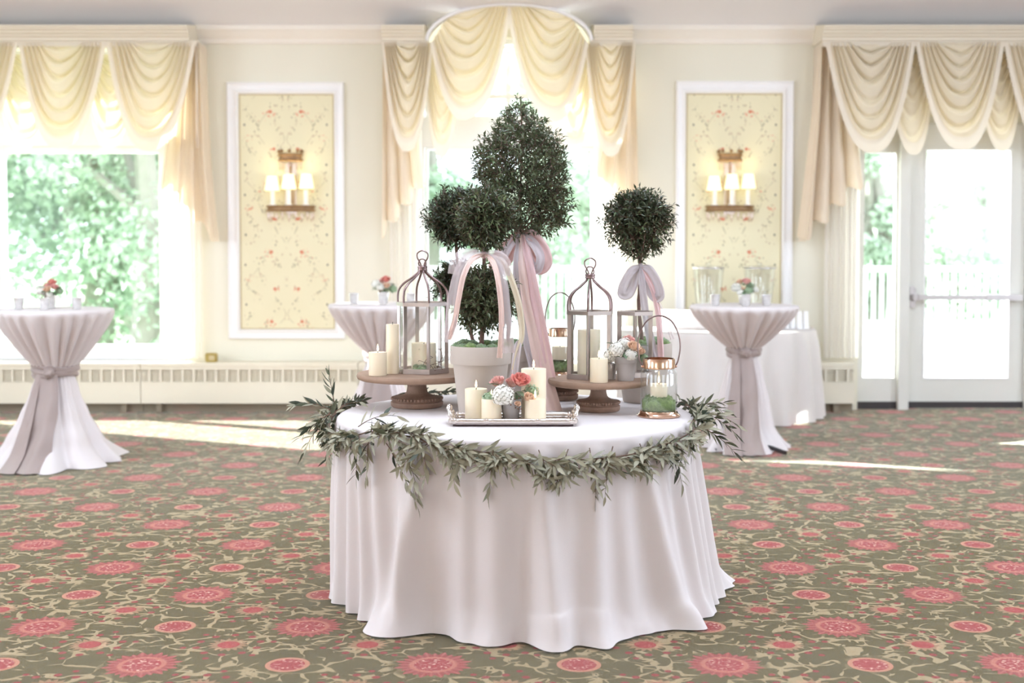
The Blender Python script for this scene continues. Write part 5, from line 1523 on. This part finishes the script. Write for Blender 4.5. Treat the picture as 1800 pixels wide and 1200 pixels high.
# ------------------------------------------------------------------ ribbons
def strip(pts, w, name, mat, parent, seed=0, curl=0.25, twist=0.0, cup=0.0):
    P = catmull([(X(a, d, b), d, Z(b, d)) for a, b, d in pts], 8); n = len(P)
    ws = w if hasattr(w, '__len__') else (w, w)
    vs = []; fs = []
    for i, p in enumerate(P):
        f = i/(n-1)
        tg = (P[min(i+1, n-1)]-P[max(i-1, 0)]).normalized()
        side = tg.cross(Vector((0, -1, 0)))
        side = side.normalized() if side.length > 1e-4 else Vector((1, 0, 0))
        nn = side.cross(tg)
        a = twist*f+curl*math.sin(f*7+seed)
        sd = side*math.cos(a)+nn*math.sin(a)
        ww = (ws[0]+(ws[1]-ws[0])*f)*min(1.0, 0.35+f*5)*0.5
        for k in range(13):
            q = k/6-1
            vs.append(p+sd*ww*q+nn*(cup*(1-q*q)*ww + 0.22*ww*math.sin(q*5+f*5+seed)))
        if i:
            for k in range(12): b = i*13+k; fs.append((b-13, b-12, b+1, b))
    return MB().add(vs, fs).build(name, mat, parent, ang=180)
def knot(p, r, mat, parent):
    a, b, d = p
    MB().ico((X(a, d, b), d, Z(b, d)), r, 3, 0.3, 2.5, 1.1, 3).build('knot', mat, parent)
t = thing('ribbon_bow', 'large pink satin bow with long tails on the tall cone topiary', 'ribbon', (X(915, 5.8, 408), 5.8, Z(408, 5.8)), 'ribbons on the topiaries')
knot((915, 410, 5.83), 0.016, 'ribbon_pink', t)
strip([(916, 410, 5.82), (898, 424, 5.78), (878, 448, 5.76), (868, 466, 5.77), (880, 470, 5.80), (902, 440, 5.83), (914, 414, 5.83)], (0.05, 0.05), 'loop', 'ribbon_pink', t, 1, 0.2)
strip([(912, 412, 5.80), (897, 430, 5.765), (884, 452, 5.75), (878, 476, 5.75)], (0.03, 0.05), 'loop', 'ribbon_grey', t, 2, 0.3)
strip([(916, 410, 5.82), (934, 414, 5.77), (954, 436, 5.75), (960, 462, 5.75), (946, 472, 5.77), (928, 446, 5.80), (917, 414, 5.82)], (0.055, 0.055), 'loop', 'ribbon_pink', t, 3, 0.25)
strip([(918, 412, 5.80), (938, 428, 5.75), (950, 452, 5.73), (944, 474, 5.74), (932, 462, 5.76), (922, 430, 5.79)], (0.04, 0.045), 'loop', 'ribbon_grey', t, 5, 0.4)
strip([(918, 412, 5.79), (922, 470, 5.74), (928, 520, 5.73), (940, 580, 5.71), (954, 650, 5.69), (966, 700, 5.66), (972, 726, 5.63)], (0.05, 0.085), 'tail', 'ribbon_blush', t, 6, 0.3)
strip([(914, 412, 5.80), (910, 460, 5.75), (911, 510, 5.74), (920, 570, 5.73), (938, 640, 5.72), (948, 690, 5.70), (952, 722, 5.66)], (0.04, 0.055), 'tail', 'ribbon_grey', t, 7, 0.35)
strip([(920, 414, 5.785), (932, 470, 5.735), (944, 540, 5.72), (958, 620, 5.70), (966, 680, 5.675)], (0.03, 0.07), 'tail', 'ribbon_pink', t, 9, 0.3)
strip([(916, 412, 5.80), (916, 470, 5.755), (926, 530, 5.745), (936, 600, 5.735), (942, 660, 5.725)], (0.03, 0.04), 'tail', 'organza', t, 11, 0.3)
t = thing('ribbon_bow', 'blush and organza ribbon tails draped over the front double-ball topiary', 'ribbon', (X(850, 5.47, 448), 5.47, Z(448, 5.47)), 'ribbons on the topiaries')
knot((850, 448, 5.475), 0.014, 'ribbon_pink', t)
strip([(850, 447, 5.46), (824, 452, 5.39), (806, 482, 5.35), (796, 530, 5.33), (792, 580, 5.33), (786, 602, 5.335)], (0.04, 0.055), 'tail', 'organza', t, 1, 0.25)
strip([(850, 447, 5.455), (830, 456, 5.37), (815, 484, 5.325), (806, 526, 5.32), (799, 566, 5.325), (788, 596, 5.335)], (0.024, 0.022), 'tail', 'ribbon_blush', t, 3, 0.25)
strip([(848, 447, 5.46), (818, 446, 5.40), (802, 458, 5.385), (797, 482, 5.39)], (0.04, 0.05), 'loop', 'organza', t, 4, 0.2)
strip([(851, 447, 5.455), (866, 460, 5.37), (875, 490, 5.32), (881, 540, 5.315), (881, 590, 5.325), (878, 629, 5.345)], (0.022, 0.024), 'tail', 'ribbon_blush', t, 6, 0.2)
strip([(851, 447, 5.46), (872, 458, 5.38), (884, 496, 5.33), (889, 550, 5.32), (892, 590, 5.325), (893, 620, 5.34)], (0.03, 0.055), 'tail', 'organza', t, 7, 0.2)
strip([(852, 447, 5.46), (884, 462, 5.41), (902, 500, 5.385), (914, 545, 5.375), (917, 590, 5.37), (908, 622, 5.365), (902, 650, 5.36)], (0.024, 0.03), 'tail', 'ribbon_ivory', t, 8, 0.4, 0.8)
strip([(852, 447, 5.455), (876, 448, 5.40), (890, 462, 5.38), (888, 484, 5.385)], (0.035, 0.04), 'loop', 'organza', t, 9, 0.2)
strip([(912, 598, 5.375), (908, 622, 5.365), (904, 652, 5.36), (897, 682, 5.365)], (0.03, 0.036), 'tail', 'ribbon_grey', t, 10, 0.2)
t = thing('ribbon_bow', 'grey pink satin bow tied below the single-ball topiary', 'ribbon', (X(1126, 5.93, 468), 5.93, Z(468, 5.93)), 'ribbons on the topiaries')
knot((1126, 468, 5.935), 0.013, 'ribbon_grey', t)
strip([(1126, 468, 5.93), (1110, 476, 5.89), (1096, 500, 5.88), (1093, 517, 5.885), (1106, 516, 5.90), (1118, 486, 5.92), (1125, 470, 5.93)], (0.036, 0.046), 'loop', 'ribbon_grey', t, 1, 0.2)
strip([(1127, 468, 5.93), (1142, 474, 5.89), (1156, 498, 5.88), (1160, 521, 5.885), (1148, 520, 5.90), (1136, 490, 5.92), (1128, 470, 5.93)], (0.036, 0.046), 'loop', 'ribbon_grey', t, 3, 0.2)
strip([(1126, 470, 5.92), (1130, 510, 5.895), (1136, 560, 5.885), (1144, 600, 5.83), (1150, 632, 5.80)], (0.03, 0.042), 'tail', 'ribbon_grey', t, 4, 0.3)
strip([(1128, 470, 5.92), (1146, 505, 5.895), (1156, 545, 5.885), (1160, 590, 5.83), (1162, 636, 5.80)], (0.024, 0.03), 'tail', 'ribbon_pink', t, 6, 0.4)
strip([(1128, 470, 5.92), (1152, 520, 5.895), (1168, 556, 5.89), (1182, 596, 5.86)], (0.018, 0.02), 'tail', 'organza', t, 7, 0.3)

# ------------------------------------------------------------------ olive garland round the table edge
def garland():
    rnd = random.Random(21)
    t = thing('olive_garland', 'silvery olive leaf garland draped along the rim of the round table', 'garland', (MX, MY, MZ))
    leaves = []                                          # (pos, dir, up, length)
    stems = []
    def sprig(p, d, L, n, droop=0.5, ll=0.055):
        p = Vector(p); d = Vector(d).normalized(); pts = [p.copy()]
        N = 8
        for i in range(N):
            d = (d+Vector((rnd.gauss(0, .05), rnd.gauss(0, .05), -droop/N))).normalized()
            q = pts[-1]+d*L/N
            rr = math.hypot(q.x-MX, q.y-MY)
            if rr < MR+0.03 and q.z < MZ+0.012:         # stay outside the cloth or on top of it
                if q.z > MZ-0.03: q.z = MZ+0.012
                else:
                    k = (MR+0.035+0.02*max(0, (MZ-q.z)/0.3))/max(rr, 1e-4); q.x = MX+(q.x-MX)*k; q.y = MY+(q.y-MY)*k
            pts.append(q)
        stems.append(pts)
        for j in range(n):
            f = 0.08+0.92*j/(n-1); i = min(int(f*N), N-1); u = f*N-i
            c = pts[i].lerp(pts[i+1], u); tg = (pts[i+1]-pts[i]).normalized()
            s = tg.orthogonal().normalized(); w = tg.cross(s); a = j*PI+rnd.gauss(0, 0.6)+j*0.5
            side = s*math.cos(a)+w*math.sin(a)
            out = Vector((c.x-MX, c.y-MY, 0)).normalized()
            ld = (tg*rnd.uniform(0.6, 1.0)+side*rnd.uniform(0.35, 0.8)*(1-0.6*(f > 0.92))+out*0.15).normalized()
            up = (out+Vector((rnd.gauss(0, .7), rnd.gauss(0, .7), 0.6+rnd.gauss(0, .7)))).normalized()
            leaves.append((c, ld, up, ll*rnd.uniform(0.75, 1.25)*(1-0.25*f)))
    def rim(a, dr=0.02, z=MZ-0.02):
        a = R(-90+a); return Vector((MX+(MR+dr)*math.cos(a), MY+(MR+dr)*math.sin(a), z))
    def tan(a): a = R(-90+a); return Vector((-math.sin(a), math.cos(a), 0))
    def outw(a): a = R(-90+a); return Vector((math.cos(a), math.sin(a), 0))
    path = []
    a = -112.0
    while a <= 104:
        sag = 0.045+0.03*math.sin(R(a)*3.0+0.4)
        if abs(a) > 75: sag *= max(0.0, 1-(abs(a)-75)/25)
        path.append(rim(a, 0.035 if sag > 0.02 else 0.015, MZ-sag if sag > 0.02 else MZ+0.015-sag)); a += 4
    MB().tube(path, 0.003, 7).build('stem', 'twig', t)
    for i in range(len(path)-1):
        a = -112+4*i
        dens = 3
        for k in range(dens):
            p = path[i].lerp(path[i+1], rnd.random())
            sg = 1 if rnd.random() < 0.62 else -1
            d = tan(a)*sg*rnd.uniform(0.6, 1.0)+outw(a)*rnd.uniform(0.0, 0.35)+Vector((0, 0, rnd.uniform(-0.5, 0.28)))
            sprig(p, d, rnd.uniform(0.08, 0.14), rnd.randint(8, 10), 0.5, 0.064)
    # long hanging or rising sprays: start angle, direction, length
    for a, d, L, n in ((-38, tan(-38)*0.75+Vector((0, 0, -0.75)), 0.27, 16), (-33, tan(-33)*0.6+Vector((0, 0, -0.9)), 0.2, 12), (-6, tan(-6)*-0.1+Vector((0, 0, -1)), 0.17, 11),
                       (6, tan(6)*0.4+Vector((0, 0, -1)), 0.13, 9), (20, tan(20)*0.2+Vector((0, 0, -1)), 0.2, 13), (27, tan(27)*-0.25+Vector((0, 0, -1)), 0.19, 12), (48, tan(48)*0.55+Vector((0, 0, -0.8)), 0.2, 12),
                       (-66, tan(-66)*-0.2+outw(-66)*.2+Vector((0, 0, -1)), 0.15, 10), (-52, Vector((0.1, 0, -1)), 0.16, 11), (-45, Vector((-0.1, 0, -1)), 0.15, 11), (-18, tan(-18)*0.3+Vector((0, 0, -1)), 0.13, 9),
                       (14, tan(14)*-0.4+Vector((0, 0, -1)), 0.14, 9), (36, tan(36)*0.3+Vector((0, 0, -1)), 0.12, 8), (-26, tan(-26)*0.2+Vector((0, 0, -1)), 0.12, 9),
                       (-80, outw(-80)*0.9+Vector((0, 0, -0.35)), 0.16, 12), (-88, outw(-88)*0.5+Vector((0, 0, 0.35)), 0.17, 13), (-84, outw(-84)*0.8+Vector((0, -0.2, -0.9)), 0.22, 14), (-95, outw(-95)*0.2+Vector((0.1, 0, 0.9)), 0.16, 13),
                       (-72, outw(-72)*-0.5+tan(-72)*0.4+Vector((0, 0, 0.75)), 0.17, 9), (-50, outw(-50)*-0.6+tan(-50)*0.3+Vector((0, 0, 0.55)), 0.17, 9), (-44, outw(-44)*-0.5+tan(-44)*0.9+Vector((0, 0, 0.25)), 0.25, 11),
                       (80, outw(80)*0.9+Vector((0, -0.1, 0.2)), 0.16, 13), (86, outw(86)*0.9+Vector((0, -0.3, -0.2)), 0.19, 14), (74, outw(74)*0.8+Vector((0, 0, -0.35)), 0.18, 13), (92, outw(92)*0.5+Vector((0, 0, 0.4)), 0.13, 11), (98, outw(98)*0.8+Vector((0, 0, 0.1)), 0.15, 11)):
        sprig(rim(a, 0.045 if abs(a) < 75 else 0.03, MZ-0.03 if d.z < 0 and abs(a) < 75 else MZ+0.015), d, L, n, 0.55 if d.z < 0.2 else 0.9, 0.068)
    # far side of the table, glimpsed past the left stand
    for a in (-150, -158, -140, -132, 172, 165, -168):
        sprig(rim(a, 0.0, MZ+0.015), tan(a)*(1 if rnd.random() < .5 else -1)+Vector((0, 0, rnd.uniform(0.1, 0.5))), 0.17, 11, 0.8)
    for pts in stems: pass
    mb = MB()
    for pts in stems: mb.tube(pts, [0.0022-0.0015*i/(len(pts)-1) for i in range(len(pts))], 5, cap=False)
    mb.build('sprig_stem', 'twig', t, kind='stuff')
    # three shared leaf shapes
    shapes = {}
    for k, (bend, wd) in enumerate(((0.10, 0.125), (0.22, 0.14), (0.02, 0.11))):
        for m in ('olive_leaf', 'olive_leaf_dark'):
            vs, fs = leaf_vs(Vector((0, 0, 0)), Vector((0, 1, 0)), Vector((0, 0, 1)), 1.0, wd, bend, 4)
            shapes[(k, m)] = MB().add(vs, fs).mesh('leaf', m, ang=180)
    leaves.sort(key=lambda q: q[0].y - q[3]*4)
    rest = {'olive_leaf': MB(), 'olive_leaf_dark': MB()}
    for i, (p, d, up, L) in enumerate(leaves):
        m = 'olive_leaf' if rnd.random() < 0.62 else 'olive_leaf_dark'
        k = rnd.randrange(3)
        if i < 300:
            s = d.cross(up); s = s.normalized() if s.length > 1e-5 else d.orthogonal().normalized()
            n_ = s.cross(d)
            Mx = Matrix((s, d, n_)).transposed()
            o = link_mesh('leaf', shapes[(k, m)], t, p, Mx.to_euler(), L)
        else:
            vs, fs = leaf_vs(p, d, up, L, L*(0.125, 0.14, 0.11)[k], (0.10, 0.22, 0.02)[k], 4)
            rest[m].add(vs, fs)
    for m in rest: rest[m].build('leaf_mass', m, t, ang=180, kind='stuff')
    for k in range(9):
        a = rnd.uniform(-80, 70); p = rim(a, 0.065, MZ-0.06-0.03*math.sin(R(a)*3+0.4)-rnd.uniform(0.0, 0.04))
        MB().ico(p, 0.008, 2, squash=1.25).build('olive', 'olive_leaf_dark', t)
garland()
